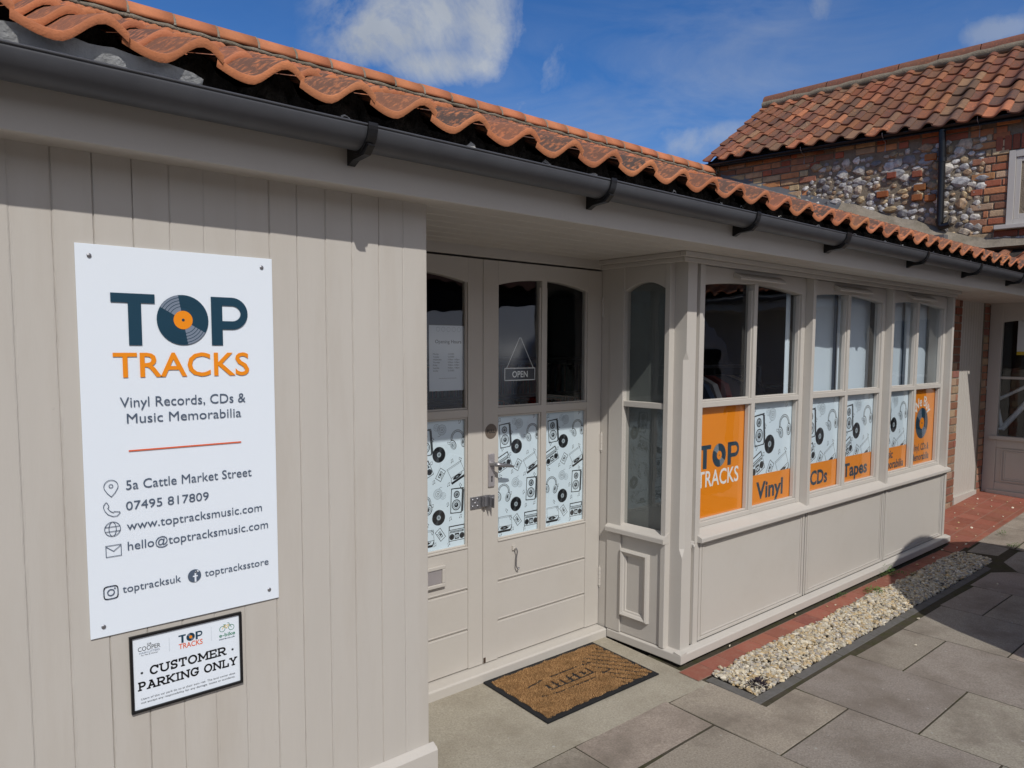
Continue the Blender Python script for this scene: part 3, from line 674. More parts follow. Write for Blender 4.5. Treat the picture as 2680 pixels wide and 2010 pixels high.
def door_leaf(x0, x1, gl0, m0, m1, gl1, name):
    b = MB(); y0, y1 = D, D+.045
    b.box(x0, gl0, y0, y1, ZB, ZT-.004); b.box(gl1, x1, y0, y1, ZB, ZT-.004)                     # stiles
    b.box(m0, m1, y0+.001, y1-.001, .66, 1.958); b.box(gl0, gl1, y0+.0015, y1-.002, 1.283, 1.320)
    arch_fill(b, gl0, gl1, y0+.0005, y1, 1.915, 1.953, ZT-.004)
    for za, zb in ((ZB+.002, .2435), (.2515, .4445), (.4525, .654)): b.box(gl0+.0005, gl1-.0005, y0+.003, y1, za, zb)
    b.box(gl0, gl1, y0+.010, y1-.002, ZB, .6)
    for z in (.2475, .4485): b.box(gl0+.006, gl1-.004, y0+.0005, y0+.012, z+.0085, z+.0135); b.box(gl0+.006, gl1-.004, y0+.002, y0+.012, z-.0125, z-.0085)
    b.box(gl0+.002, gl1-.002, y0-.002, y1, .652, .6605)
    leaf = b.build(name, 'cream_paint', shop, .0025)
    bd = MB()                                                                               # glazing beads
    for a, c in ((gl0, m0), (m1, gl1)):
        for z0, z1 in ((.6605, 1.283), (1.320, 1.92)):
            bd.box(c-.009, c-.0005, y0+.008, y0+.0205, z0, z1); bd.box(a+.0005, a+.009, y0+.008, y0+.0205, z0, z1); bd.box(a+.009, c-.009, y0+.010, y0+.0205, z0+.0005, z0+.009)
            if z1 < 1.5: bd.box(a+.009, c-.009, y0+.008, y0+.0205, z1-.009, z1-.0005)
    bd.build('glazing_bead', 'cream_paint', leaf, .002)
    for a, c in ((gl0, m0), (m1, gl1)):
        for z0, z1 in ((.655, 1.284), (1.319, 1.955)):
            p = MB(); p.face([(a-.004, D+.021, z0), (c+.004, D+.021, z0), (c+.004, D+.021, z1), (a-.004, D+.021, z1)]); p.build('glass_pane', 'glass', leaf)
    return leaf
dr = door_leaf(1.9752, 2.8150, 2.069, 2.362, 2.397, 2.705, 'door')
dl = door_leaf(1.1330, 1.9722, 1.243, 1.550, 1.585, 1.883, 'door')
boxes('meeting_bead', 'cream_paint', [(1.9730, 1.9745, D+.004, D+.05, ZB, ZT-.01)], dl, 0)
def hinge(z0, z1, parent, x=2.8165):
    b = MB(); n_ = 5
    for i in range(n_): b.tube([(x, D-.006, z0+(z1-z0)*(i+.04)/n_), (x, D-.006, z0+(z1-z0)*(i+.96)/n_)], .0075, 12)
    b.tube([(x, D-.006, z0-.008), (x, D-.006, z1+.008)], .004, 8); b.box(x-.012, x+.001, D-.0015, D+.001, z0, z1); return b.build('hinge', 'cream_paint', parent)
hinge(1.785, 1.888, dr); hinge(1.045, 1.14, dr); hinge(.275, .380, dr)
b = MB(); b.box(2.003, 2.041, D-.009, D-.0004, .935, 1.098); hp = b.build('lock_plate', 'brushed_alloy', dr, .003)
b = MB(); b.tube([(2.020, D-.008, 1.049), (2.020, D-.030, 1.049)], [.014, .011], 14); b.tube([(2.020, D-.030, 1.049), (2.022, D-.046, 1.049), (2.034, D-.054, 1.048), (2.06, D-.056, 1.043), (2.095, D-.055, 1.037), (2.125, D-.050, 1.030)], [.010, .0105, .0105, .009, .0085, .0055], 12); b.build('lever_handle', 'steel', dr)
c = Canvas(); c.disc(0, .012, .0052, 'black_ink', 1, 14); c.poly([(-.0026, .010), (.0026, .010), (.004, -.012), (-.004, -.012)], 'black_ink', 1); c.build('keyhole', dr, (2.022, D-.0092, .972))
c = Canvas(); c.disc(0, 0, .037, 'taupe_disc', 1, 40); c.text('PULL', 0, -.009, 'black_ink', 2, w=.050, h=.0185, cx=0, bold=.01); c.disc(-.031, 0, .0025, 'black_ink', 2, 8); c.disc(.031, 0, .0025, 'black_ink', 2, 8); c.build('pull_disc', dr, (2.023, D-.0006, 1.207))
b = MB(); b.box(1.893, 1.961, D-.005, D-.0006, .838, .897)
for p in ((1.908, .883), (1.936, .885), (1.922, .866), (1.908, .851), (1.937, .851)): b.ball((p[0], D-.005, p[1]), .0075, 1, .55, 1, 10)
b.build('hasp_plate', 'steel', dl, .001)
b = MB(); b.box(1.988, 2.044, D-.004, D-.0006, .835, .893); b.box(1.957, 1.992, D-.020, D-.009, .846, .900); b.box(1.985, 1.9885, D-.045, D-.004, .840, .893); b.box(2.004, 2.0085, D-.046, D-.004, .838, .886); b.box(1.962, 1.972, D-.032, D-.007, .850, .898)
b.tube([(1.998, D-.02, .90), (1.998, D-.02, .845)], .007, 10); b.tube([(1.998, D-.014, .873), (2.02, D-.03, .868)], .006, 8); b.ball((2.034, D-.004, .878), .006, 1, .5, 1, 8); b.ball((2.034, D-.004, .848), .006, 1, .5, 1, 8); b.build('hasp', 'steel', dr, .001)
b = MB(); b.box(2.163, 2.187, D-.005, D+.002, .592, .617); b.tube([(2.176, D-.003, .600), (2.176, D-.020, .600)], .004, 8); hk = b.build('hook_plate', 'cream_paint', dr, .001)
b = MB(); b.tube([(2.172, D-.018, .606), (2.176, D-.022, .598), (2.182, D-.019, .585), (2.180, D-.014, .55), (2.179, D-.014, .512), (2.186, D-.015, .498), (2.194, D-.016, .492), (2.196, D-.016, .503)], .0034, 8); b.build('cabin_hook', 'steel', dr)
b = MB()
for q in ((1.46, 1.738, .585, .602), (1.46, 1.738, .500, .517), (1.72, 1.738, .517, .585), (1.46, 1.478, .517, .585)): b.box(q[0], q[1], D-.016, D+.001, q[2], q[3])
lb = b.build('letterbox', 'cream_paint', dl, .003)
boxes('letter_flap', 'brushed_alloy', [(1.479, 1.7195, D-.010, D-.002, .518, .584)], dl, .002)
boxes('stop_block', 'dark_wood', [(1.976, 1.990, D-.003, D-.0005, .057, .083)], dr, .001)

# ---------------------------------------------------------------- bay window
BF = .13; SF = .178; GL = .217; BX = 2.81; BE = 6.535
bay = MB()
bay.prism([(.094, .0), (.094, .044), (.099, .048), (.140, .056), (.140, .0)], 'x', BX+.0005, BE+.05)          # plinth, front
bay.prism([(BX, .0), (BX, .0435), (BX+.006, .0475), (BX+.05, .0555), (BX+.05, .0)], 'y', .0945, .594)         # plinth, side
bayw = bay.build('bay_plinth', 'cream_paint', shop, .003)
bay = MB()
lv_ = [(.052, .0006), (.54, .0006), (.585, .020), (1.555, .020), (1.60, .0006), (2.052, .0006)]      # corner post, its arris chamfered between stops
vs = [p for z, ch in lv_ for p in ((2.851, BF+.10, z), (2.851, BF+ch, z), (2.851+ch, BF, z), (2.930, BF, z), (2.930, BF+.10, z))]
bay.mesh(vs, [(i*5+k, i*5+(k+1) % 5, (i+1)*5+(k+1) % 5, (i+1)*5+k) for i in range(5) for k in range(5)])
bay.box(2.931, 2.962, BF+.022, BF+.09, .05, 2.052)
bay.box(2.963, 3.004, BF+.003, BF+.09, .053, 2.052)
for a in (4.141, 5.311): bay.box(a, a+.035, BF, SF+.06, .622, 2.052)
bay.box(6.495, BE, BF, SF+.06, .053, 2.052)
bay.box(3.004, 6.496, SF+.012, SF+.06, 1.99, SOF)        # head
bays = bay.build('bay_post', 'cream_paint', shop, .003)
# stops: chamfers cut on the corner post between the rail heights
wd = MB()
wd.prism([(2.8505, .1295), (2.875, .1295), (2.8505, .154)], 'z', .70, 1.60) if False else None
sd = MB()
sd.box(BX, BX+.06, .206, .237, .05, 2.052); sd.box(BX+.001, BX+.06, .505, .604, .05, 2.052); sd.box(BX+.04, BX+.06, .604, D+.05, .05, 2.052)   # side frame
sd.box(BX+.008, BX+.055, .237, .505, 1.300, 1.330)
sd.prism([(BX-.022, .606), (BX-.022, .632), (BX-.016, .638), (BX+.03, .662), (BX+.03, .606)], 'y', .2035, .598)
sd.box(BX+.012, BX+.055, .237, .505, .052, .607)
f = lambda y: 1.912+.043*(1-((y-.371)/.134)**2)
for i in range(16):
    a, c = .237+.268*i/16, .237+.268*(i+1)/16
    sd.mesh([(BX+.008, a, f(a)), (BX+.008, c, f(c)), (BX+.008, c, 2.052), (BX+.008, a, 2.052), (BX+.055, a, f(a)), (BX+.055, c, f(c))], [(1, 0, 3, 2), (0, 1, 5, 4)])
side = sd.build('side_window_frame', 'cream_paint', shop, .0025)
b = MB()
for z0, z1 in ((.655, 1.301), (1.329, 1.96)): b.face([(BX+.032, .51, z0), (BX+.032, .23, z0), (BX+.032, .23, z1), (BX+.032, .51, z1)])
b.build('side_pane', 'glass', side)
b = MB(); o_, i_ = (.311, .503, .149, .524), (.350, .464, .186, .492)          # bolection moulding on the side panel
xo = BX+.012
def ringf(o, i, xo_, xi): return [(xo_, o[0], o[2]), (xo_, o[1], o[2]), (xo_, o[1], o[3]), (xo_, o[0], o[3]), (xi, i[0], i[2]), (xi, i[1], i[2]), (xi, i[1], i[3]), (xi, i[0], i[3])]
def shrink(o, d): return (o[0]+d, o[1]-d, o[2]+d, o[3]-d)
lev = [(o_, xo), (shrink(o_, .003), xo-.020), (shrink(o_, .012), xo-.026), (shrink(o_, .024), xo-.018), (shrink(o_, .028), xo-.012), (shrink(o_, .036), xo-.010), (shrink(o_, .039), xo-.001)]
for (oa, xa), (ob, xb) in zip(lev, lev[1:]): b.mesh(ringf(oa, ob, xa, xb), [(k, (k+1) % 4, 4+(k+1) % 4, 4+k) for k in range(4)])
b.build('panel_moulding', 'cream_paint', side, .001)
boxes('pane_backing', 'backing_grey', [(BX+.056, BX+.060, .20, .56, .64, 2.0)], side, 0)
co = MB()                                               # cornice in two steps round the bay
for d, z0, z1 in ((.014, 2.038, 2.062), (.034, 2.0622, SOF-.0005)):
    co.box(BX-d+.006, BE+d, BF-d, BF-.0005, z0, z1); co.box(BX-d+.006, BX-.0005, BF-.0002, D-.001, z0, z1)
co.box(BX-.0003, BX+.05, BF-.0003, D-.001, 2.0525, SOF-.001); co.box(BX+.0505, BE, BF-.0002, BF+.09, 2.0525, SOF-.0012)
co.build('cornice', 'cream_paint', shop, .004)
si = MB(); si.prism([(.104, .600), (.104, .6225), (.108, .627), (.182, .655), (.22, .668), (.22, .600)], 'x', 2.985, BE+.012); si.build('window_sill', 'cream_paint', shop, .003)
bays3 = [(3.004, 4.141), (4.176, 5.311), (5.346, 6.495)]
for k, (a, c) in enumerate(bays3):
    mid = (a+c)/2; sw = .046; b = MB(); m0, m1 = mid-.018, mid+.018; y0, y1 = SF, GL+.02
    b.box(a+.001, a+sw, y0, y1, .655, 2.04); b.box(c-sw, c-.001, y0, y1, .655, 2.04); b.box(m0, m1, y0+.001, y1-.001, .66, 1.975)
    b.box(a+sw, c-sw, y0+.0015, y1-.002, 1.299, 1.330); b.box(a+sw, c-sw, y0+.0025, y1-.003, .656, .682)
    arch_fill(b, a+sw, c-sw, y0+.0005, y1, 1.941, 1.974, 2.04)
    fr_ = b.build('bay_sash', 'cream_paint', shop, .003)
    bd = MB()
    for p, q in ((a+sw, m0), (m1, c-sw)):
        for z0, z1 in ((.682, 1.299), (1.330, 1.94)):
            bd.box(q-.011, q-.0005, y0+.013, GL-.0015, z0, z1); bd.box(p+.011, q-.0115, y0+.016, GL-.0015, z0+.0005, z0+.010); bd.box(p+.0005, p+.0105, y0+.014, GL-.0015, z0, z1)
            g_ = MB(); g_.face([(p-.004, GL, z0-.004), (q+.004, GL, z0-.004), (q+.004, GL, z1+(.035 if z1 > 1.5 else .004)), (p-.004, GL, z1+(.035 if z1 > 1.5 else .004))]); g_.build('bay_pane', 'glass', fr_)
    bd.build('bay_bead', 'cream_paint', fr_, .002)
    v = MB(); vc = (mid-.24, mid+.24); v.prism([(SF+.001, 1.998), (SF-.012, 1.998), (SF-.040, 1.985), (SF-.046, 1.992), (SF-.040, 2.004), (SF-.016, 2.020), (SF-.004, 2.024), (SF+.001, 2.024)], 'x', *vc); v.build('trickle_vent', 'cream_paint', fr_, .0015)
    # panel below: board, raised frame moulding
    p = MB(); x0, x1 = a-.008 if k else 3.004, c+.010 if k < 2 else 6.496
    p.box(x0, x1, BF+.014, BF+.03, .052, .601)
    z0, z1 = .060, .592; xa, xb = x0+.012, x1-.012
    for off, w_, yy in ((0, .020, BF+.006), (.030, .012, BF+.009)):
        A = (xa+off, xb-off, z0+off*.6, z1-off*.6)
        p.box(A[0], A[0]+w_, yy, BF+.0145, A[2], A[3]); p.box(A[1]-w_, A[1], yy, BF+.0145, A[2], A[3]); p.box(A[0]+w_+.0003, A[1]-w_-.0003, yy+.0004, BF+.0145, A[2], A[2]+w_*.8); p.box(A[0]+w_+.0003, A[1]-w_-.0003, yy+.0004, BF+.0145, A[3]-w_*.8, A[3])
    p.build('bay_panel', 'cream_paint', shop, .0022)
b = MB(); b.box(2.924, 2.952, BF-.003, BF+.024, .583, .614); b.tube([(2.932, BF-.002, .6), (2.932, BF-.014, .600), (2.932, BF-.016, .59)], .0045, 8); b.tube([(2.928, BF-.012, .595), (2.944, BF-.012, .595)], .005, 8); b.build('hook_catch', 'cream_paint', shop, .001)
# what the bay stands on, far end walls of the recess
boxes('brick_base', 'mortar', [(BX+.03, BE, .125, .6, -.06, .001), (1.0, BX+.03, .605, .65, -.06, .01)], shop, 0)
def bricks(b, x0, x1, z0, z1, yf, yb, hl=.215, hh=.065, j=.011, pal_=None, rag=.002, axis='x', half=.5, short=False):
    z = z0; r = 0
    pal_ = pal_ or [(.30, .135, .085), (.34, .16, .10), (.27, .11, .075), (.36, .20, .13), (.25, .12, .09), (.36, .25, .17)]
    while z < z1-.02:
        zz = min(z+hh, z1); x = x0-(hl*half if r % 2 else 0)
        while x < x1:
            a, c = max(x, x0), min(x+hl, x1)
            if c-a > .02: b.box(a+random.uniform(0, rag), c-random.uniform(0, rag), yf+random.uniform(-rag, rag), yb, z+random.uniform(0, rag), zz-random.uniform(0, rag), (*jit(random.choice(pal_), .16), 1))
            x += hl+j
        z += hh+j; r += 1
for a_, c_, z_, y_ in ((7.52, 7.800, .05, .476), (8.452, 8.600, .09, .470)):
    b = MB(); bricks(b, a_, c_, z_, SOF, y_, y_+.08); brk = b.build('brick_pier', 'brick', shop, .004)
    boxes('brick_joint', 'grey_mortar', [(a_-.003, c_+.003, y_+.006, y_+.085, .0, SOF)], brk, 0)
b = MB(); x = 7.803
while x < 8.449: x1 = min(x+.072, 8.4495); b.prism([(x+.0005, .50), (x+.0005, .492), (x+.005, .4865), (x1-.005, .4865), (x1-.0005, .492), (x1-.0005, .50)], 'z', .075, SOF); x = x1
b.box(7.804, 8.449, .468, .4863, .07, .155); b.build('recess_boarding', 'cream_paint', shop)
boxes('recess_wall', 'cream_paint', [(BE-.03, 7.5, .50, .56, -.02, SOF), (BE-.035, BE-.002, SF+.061, .50, -.02, SOF)], shop, 0)
# the inside of the shop
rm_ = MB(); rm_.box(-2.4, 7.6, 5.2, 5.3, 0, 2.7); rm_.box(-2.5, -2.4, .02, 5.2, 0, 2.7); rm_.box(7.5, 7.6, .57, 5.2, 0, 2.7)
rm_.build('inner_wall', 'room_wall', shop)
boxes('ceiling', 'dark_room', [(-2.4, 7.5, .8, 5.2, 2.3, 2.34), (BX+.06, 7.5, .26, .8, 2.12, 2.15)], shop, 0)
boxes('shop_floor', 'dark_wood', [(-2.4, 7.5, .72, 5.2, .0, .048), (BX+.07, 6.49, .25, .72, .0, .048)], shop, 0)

# ================================================================== WINDOW FILMS
def film_doodle(name, label, x0, x1, z0, z1, yy, k, word=None, split=None, parent=None, two=None, rzs=0, loc=None, mir=False):
    cv = Canvas(); w = x1-x0; hgt = z1-z0; s0 = (split-z0) if split else 0
    cv.rect(0, w, s0, hgt, 'film_white', 0)
    cv.clip = (0.001, w-.001, s0+.001, hgt-.001); doodles(cv, w/2, hgt, k); cv.clip = None
    if split:
        cv.rect(0, w, 0, s0, 'orange_print', 0)
        if word: cv.text(word[0], 0, s0-word[2]-word[3], 'navy', 1, w=word[1], h=word[3], cx=w/2+word[4], bold=.03)
        if two:
            for t_, ww, zz, xx in two: cv.text(t_, w/2+xx-ww, zz, 'navy', 1, w=ww, h=.062, bold=.022)
    return tag(cv.build(name, None, loc or (x0, yy, z0), rzs), label, 'window film', 'printed films in the window panes')
FY = D+.0235
film_doodle('window_film', 'pale blue film of music doodles in the left door leaf, above the letterbox', 1.586, 1.882, .655, 1.283, FY, 1.0)
film_doodle('window_film', 'pale blue film of music doodles in the right door leaf, beside the lever handle', 2.070, 2.362, .655, 1.283, FY, 1.0)
film_doodle('window_film', 'pale blue film of music doodles low in the right door leaf, beside the hinges', 2.397, 2.705, .655, 1.283, FY, 1.0)
film_doodle('window_film', 'pale blue film mostly hidden behind the boarded wall in the left door leaf', 1.243, 1.550, .655, 1.283, FY, 1.0)
FB = GL+.003; cap = .082
P1 = [((a+.046), (a+c)/2-.018, (a+c)/2+.018, c-.046) for a, c in bays3]
film_doodle('window_film', 'music doodle film with orange band lettered Vinyl in the bay', P1[0][2], P1[0][3], .682, 1.299, FB, 1.55, ('Vinyl', .31, .045, .100, .01), .866)
film_doodle('window_film', 'music doodle film with orange band lettered CDs in the bay', P1[1][0], P1[1][1], .682, 1.299, FB, 1.55, ('CDs', .235, .05, .092, .0), .868)
film_doodle('window_film', 'music doodle film with orange band lettered Tapes in the bay', P1[1][2], P1[1][3], .682, 1.299, FB, 1.55, ('Tapes', .38, .05, .092, .0), .868)
film_doodle('window_film', 'music doodle film with orange band lettered Music Memorabilia in the bay', P1[2][0], P1[2][1], .682, 1.299, FB, 1.55, None, .868, two=[('Music', .19, .105, .0), ('Memorabilia', .43, .025, .205)])
w_ = P1[0][1]-P1[0][0]; c = Canvas(); c.rect(0, w_, 0, .617, 'orange_print', 0)
logo(c, w_/2-.20, w_/2+.20, .175, .262, .275, .405, 'white_ink', 'pale_ink', 'orange_print')
tag(c.build('window_film', None, (P1[0][0], FB, .682)), 'solid orange film with Top Tracks lettering, first pane of the bay', 'window film', 'printed films in the window panes')
w_ = P1[2][3]-P1[2][2]; c = Canvas(); c.rect(0, w_, 0, .617, 'orange_print', 0); ux, uz = w_/2, .335
record(c, ux, uz, .125, 'navy', 'mid_ink', 'orange_print')
def bend(p):
    th_ = R(90)-(p[0]-ux)/.175; rr = .142+(p[1]-.5); return (ux+rr*math.cos(th_), uz+rr*math.sin(th_))
c.text('We Buy', 0, .5, 'white_ink', 1, w=.36, h=.080, cx=ux, bold=.012, warp=bend)
c.text('Vinyl, CDs &', 0, .115, 'navy', 1, w=.33, h=.055, cx=ux, bold=.02); c.text('Memorabilia', 0, .035, 'navy', 1, w=.35, h=.058, cx=ux, bold=.02)
tag(c.build('window_film', None, (P1[2][2], FB, .682)), 'solid orange film lettered We Buy over a record, last pane of the bay', 'window film', 'printed films in the window panes')

# ================================================================== SIGNS
def sign_board(name, label, x0, x1, z0, z1, y, th_, parts=True):
    t = thing(name, label, 'sign', (x0, y, z0)); b = MB(); b.box(0, x1-x0, -th_, 0, 0, z1-z0); b.build('board', 'print_white', t, .0006, 1); return t
sx0, sz0 = .1385, .8625
sg = sign_board('shop_sign', 'tall white shop sign with Top Tracks lettering and contact lines on the boarded wall', sx0, .641, sz0, 1.864, -.002, .004)
SO = (0, -.0064, 0)
X_ = lambda x: x-sx0
Z_ = lambda z: z-sz0
c = Canvas(); heavy(c, 'T', X_(.2132), X_(.3183), Z_(1.6138), Z_(1.7465), 'navy'); c.build('letter', sg, SO); c = Canvas(); heavy(c, 'P', X_(.463), X_(.565), Z_(1.615), Z_(1.7475), 'navy'); c.build('letter', sg, SO)
c = Canvas(); record(c, X_(.3885), Z_(1.6818), .0668, 'navy', 'mid_ink', 'orange_print'); c.build('record_emblem', sg, SO)
c = Canvas(); c.text('TRACKS', X_(.2135), Z_(1.532), 'orange_print', 1, w=.3525, h=.0625, bold=.013); c.build('tracks_lettering', sg, SO)
c = Canvas(); c.text('Vinyl Records, CDs &', X_(.2263), Z_(1.4545), 'slate_ink', w=.3268, h=.0255); c.text('Music Memorabilia', X_(.2412), Z_(1.4128), 'slate_ink', w=.2985, h=.0245); c.build('tagline_lettering', sg, SO)
c = Canvas(); c.rect(X_(.2428), X_(.5377), Z_(1.3388), Z_(1.3424), 'red_line'); c.build('divider_line', sg, SO)
c = Canvas()
for s_, a, w_, z, h_ in (('5a Cattle Market Street', .2332, .3323, 1.2398, .0243), ('07495 817809', .2315, .2112, 1.186, .0225), ('www.toptracksmusic.com', .2317, .3622, 1.1333, .0225), ('hello@toptracksmusic.com', .232, .379, 1.08, .0225)): c.text(s_, X_(a), Z_(z), 'slate_ink', w=w_, h=h_)
c.build('contact_lettering', sg, SO)
c = Canvas(); c.text('toptracksuk', X_(.2158), Z_(.9697), 'slate_ink', w=.1464, h=.0195); c.build('social_lettering', sg, SO); c = Canvas(); c.text('toptracksstore', X_(.4258), Z_(.9707), 'slate_ink', w=.1843, h=.0195); c.build('social_lettering', sg, SO)
def icon(name, fn, x, z):
    c = Canvas(); fn(c); c.build(name, sg, (X_(x), SO[1], Z_(z)))
lw = .0016
def ic_pin(c):
    c.arc(0, .0045, .0165, lw, 'slate_ink', 1, -22, 202, 24); c.arc(0, .0055, .0045, lw, 'slate_ink'); c.line([(.0153, -.0017), (.009, -.0125), (0, -.0224), (-.009, -.0125), (-.0153, -.0017)], lw, 'slate_ink')
def ic_phone(c): c.line([(-.0185, .010), (-.014, .0165), (-.011, .0165), (-.0065, .0075), (-.0075, .004), (-.0095, .002), (-.004, -.006), (.003, -.0105), (.006, -.008), (.0095, -.009), (.0185, -.0105), (.019, -.0135), (.012, -.0205), (.002, -.0205), (-.009, -.0145), (-.016, -.005), (-.019, .004)], lw, 'slate_ink', close=True)
def ic_globe(c):
    c.arc(0, 0, .0185, lw, 'slate_ink'); c.arc(0, 0, .0085, lw, 'slate_ink', ry=.0185); c.line([(-.018, .006), (.018, .006)], lw, 'slate_ink'); c.line([(-.018, -.006), (.018, -.006)], lw, 'slate_ink')
def ic_env(c): c.line([(-.0178, -.0145), (.0178, -.0145), (.0178, .0145), (-.0178, .0145)], lw, 'slate_ink', close=True); c.line([(-.0175, .0125), (0, -.001), (.0175, .0125)], lw, 'slate_ink')
def ic_cam(c):
    q = [(.0165*math.copysign(abs(math.cos(t))**.45, math.cos(t)), .0165*math.copysign(abs(math.sin(t))**.45, math.sin(t))) for t in np.linspace(0, 2*math.pi, 41)[:-1]]
    c.line(q, .0026, 'slate_ink', close=True); c.arc(0, 0, .0078, .0026, 'slate_ink'); c.disc(.0095, .0095, .0021, 'slate_ink', 1, 10)
def ic_f(c):
    c.disc(0, 0, .0178, 'slate_ink', 1, 36); c.rect(.0000, .0046, -.0176, .006, 'print_white', 2); c.rect(-.0045, .0085, -.0032, .0004, 'print_white', 3)
    c.line([(.0023, .004), (.0028, .0085), (.0055, .0112), (.0095, .0116)], .0042, 'print_white', 4)
icon('pin_icon', ic_pin, .198, 1.2482); icon('phone_icon', ic_phone, .198, 1.1951); icon('globe_icon', ic_globe, .198, 1.1419); icon('envelope_icon', ic_env, .1985, 1.085); icon('camera_icon', ic_cam, .1885, .977); icon('letter_icon', ic_f, .398, .979)
for x, z in ((.1694, 1.8352), (.6093, 1.8377), (.1687, .8902), (.611, .8937)):
    b = MB(); b.ball((0, 0, 0), .0056, 1, .35, 1, 12); b.build('screw', 'steel', sg).location = (X_(x), -.0062, Z_(z))
# car park sign
px0, pz0 = .2270, .6350; pw, phh = .2990, .2115
ps = thing('parking_sign', 'small black bordered white sign reading Customer Parking Only below the shop sign', 'sign', (px0, -.002, pz0))
b = MB(); b.box(.005, pw-.005, -.003, 0, .005, phh-.005); b.build('board', 'print_white', ps)
b = MB()
for q in ((0, pw, 0, .0075), (0, pw, phh-.0075, phh), (0, .0075, .0076, phh-.0076), (pw-.0075, pw, .0076, phh-.0076)): b.box(q[0], q[1], -.008, 0, q[2], q[3])
b.build('border_frame', 'black_plastic', ps, .001)
X_ = lambda x: x-px0
Z_ = lambda z: z-pz0
PO = (0, -.0034, 0)
c = Canvas(); slab(c, 'CUSTOMER', X_(.2757), Z_(.7300), .204, .0245, 'black_ink', .2); slab(c, 'PARKING ONLY', X_(.2465), Z_(.6930), .2637, .0240, 'black_ink', .2); c.build('main_lettering', ps, PO)
c = Canvas()
for s_, z in (('Users of this car park do so at their own risk. The land owner does', .6665), ('not accept any responsibility for any damage, losses or accidents.', .6565)): c.text(s_, X_(.2515), Z_(z), 'grey_ink', w=.2525, h=.0056)
c.build('small_lettering', ps, PO)
c = Canvas(); logo(c, X_(.3515), X_(.4155), Z_(.7800), Z_(.7945), Z_(.7965), Z_(.8190), 'red_line', 'mid_ink', 'orange_print'); c.build('record_emblem', ps, PO)
c = Canvas(); c.text('DB', 0, Z_(.8135), 'grey_ink', h=.0058, cx=X_(.2765)); c.text('COOPER', X_(.248), Z_(.8005), 'grey_ink', w=.0562, h=.0118); c.text('HAIRCUTTERS', X_(.251), Z_(.7925), 'mid_ink', w=.051, h=.0052); c.text('For Men & Women', X_(.2555), Z_(.787), 'grey_ink', w=.042, h=.0034); c.build('barber_lettering', ps, PO)
c = Canvas(); c.text('e-bike', X_(.4616), Z_(.7845), 'green_ink', w=.0455, h=.0105, bold=.014); c.text('store.co.uk', X_(.4616), Z_(.7765), 'navy', w=.0445, h=.005, bold=.01)
for x in (.471, .4967): c.arc(X_(x), Z_(.8075), .0078, .0014, 'green_ink', n=18)
c.line([(X_(.471), Z_(.8075)), (X_(.477), Z_(.8165)), (X_(.490), Z_(.8165)), (X_(.483), Z_(.8075)), (X_(.477), Z_(.8165))], .0015, 'yellow_ink'); c.line([(X_(.4967), Z_(.8075)), (X_(.490), Z_(.8215)), (X_(.486), Z_(.8225))], .0014, 'green_ink'); c.line([(X_(.474), Z_(.819)), (X_(.480), Z_(.819))], .0016, 'green_ink'); c.build('bicycle_emblem', ps, PO)
c = Canvas(); c.rect(X_(.3268), X_(.3272), Z_(.7814), Z_(.8203), 'pale_ink'); c.rect(X_(.4396), X_(.44), Z_(.7811), Z_(.8213), 'pale_ink'); c.build('divider_line', ps, PO)
for x in (.2557, .4985): b = MB(); b.ball((0, 0, 0), .0034, 1, .4, 1, 10); b.build('screw', 'grey_ink', ps).location = (X_(x), -.0034, Z_(.741))
# paper of opening hours, behind the glass of the left leaf
c = Canvas(); W, H = .215, .302; c.rect(0, W, 0, H, 'paper', 0); c.text('Opening Hours', .034, H-.082, 'black_ink', w=.150, h=.0155, bold=.012)
for i, (d_, t_) in enumerate((('Monday', 'CLOSED'), ('Tuesday', 'CLOSED'), ('Wednesday', '9.30am - 4.00pm'), ('Thursday', '9.30am - 4.00pm'), ('Friday', '9.30am - 4.00pm'), ('Saturday', '9.30am - 4.00pm'), ('Sunday', 'CLOSED'))):
    z = H-.135-i*.0128; c.text(d_, .022, z, 'grey_ink', h=.0068); c.text(t_, .106, z, 'grey_ink', h=.0068)
c.line([(.055, .058), (.155, .058)], .0012, 'grey_ink')
for i in range(5): c.arc(.05+.03*i, H-.018, .010, .0012, 'pale_ink')
tag(c.build('opening_hours_notice', None, (1.678, D+.026, 1.412)), 'white paper headed Opening Hours behind the glass of the left door leaf', 'notice')
# OPEN sign on its cord
t = thing('open_sign', 'small black hanging sign reading OPEN inside the door glass, on a white cord', 'sign', (2.240, D+.034, 1.480))
b = MB(); b.box(-.104, .104, -.002, .002, -.032, .032); b.build('board', 'black_ink', t)
c = Canvas(); c.line([(-.102, -.030), (.102, -.030), (.102, .030), (-.102, .030)], .0045, 'white_ink', 1, True); c.text('OPEN', 0, -.0155, 'white_ink', 1, w=.105, h=.031, cx=0, bold=.018); c.build('lettering', t, (0, -.0024, 0))
b = MB(); b.tube([(-.092, -.003, .028), (-.006, -.004, .182), (.002, -.004, .184), (.092, -.003, .028)], .0017, 6); b.build('cord', 'white_ink', t)

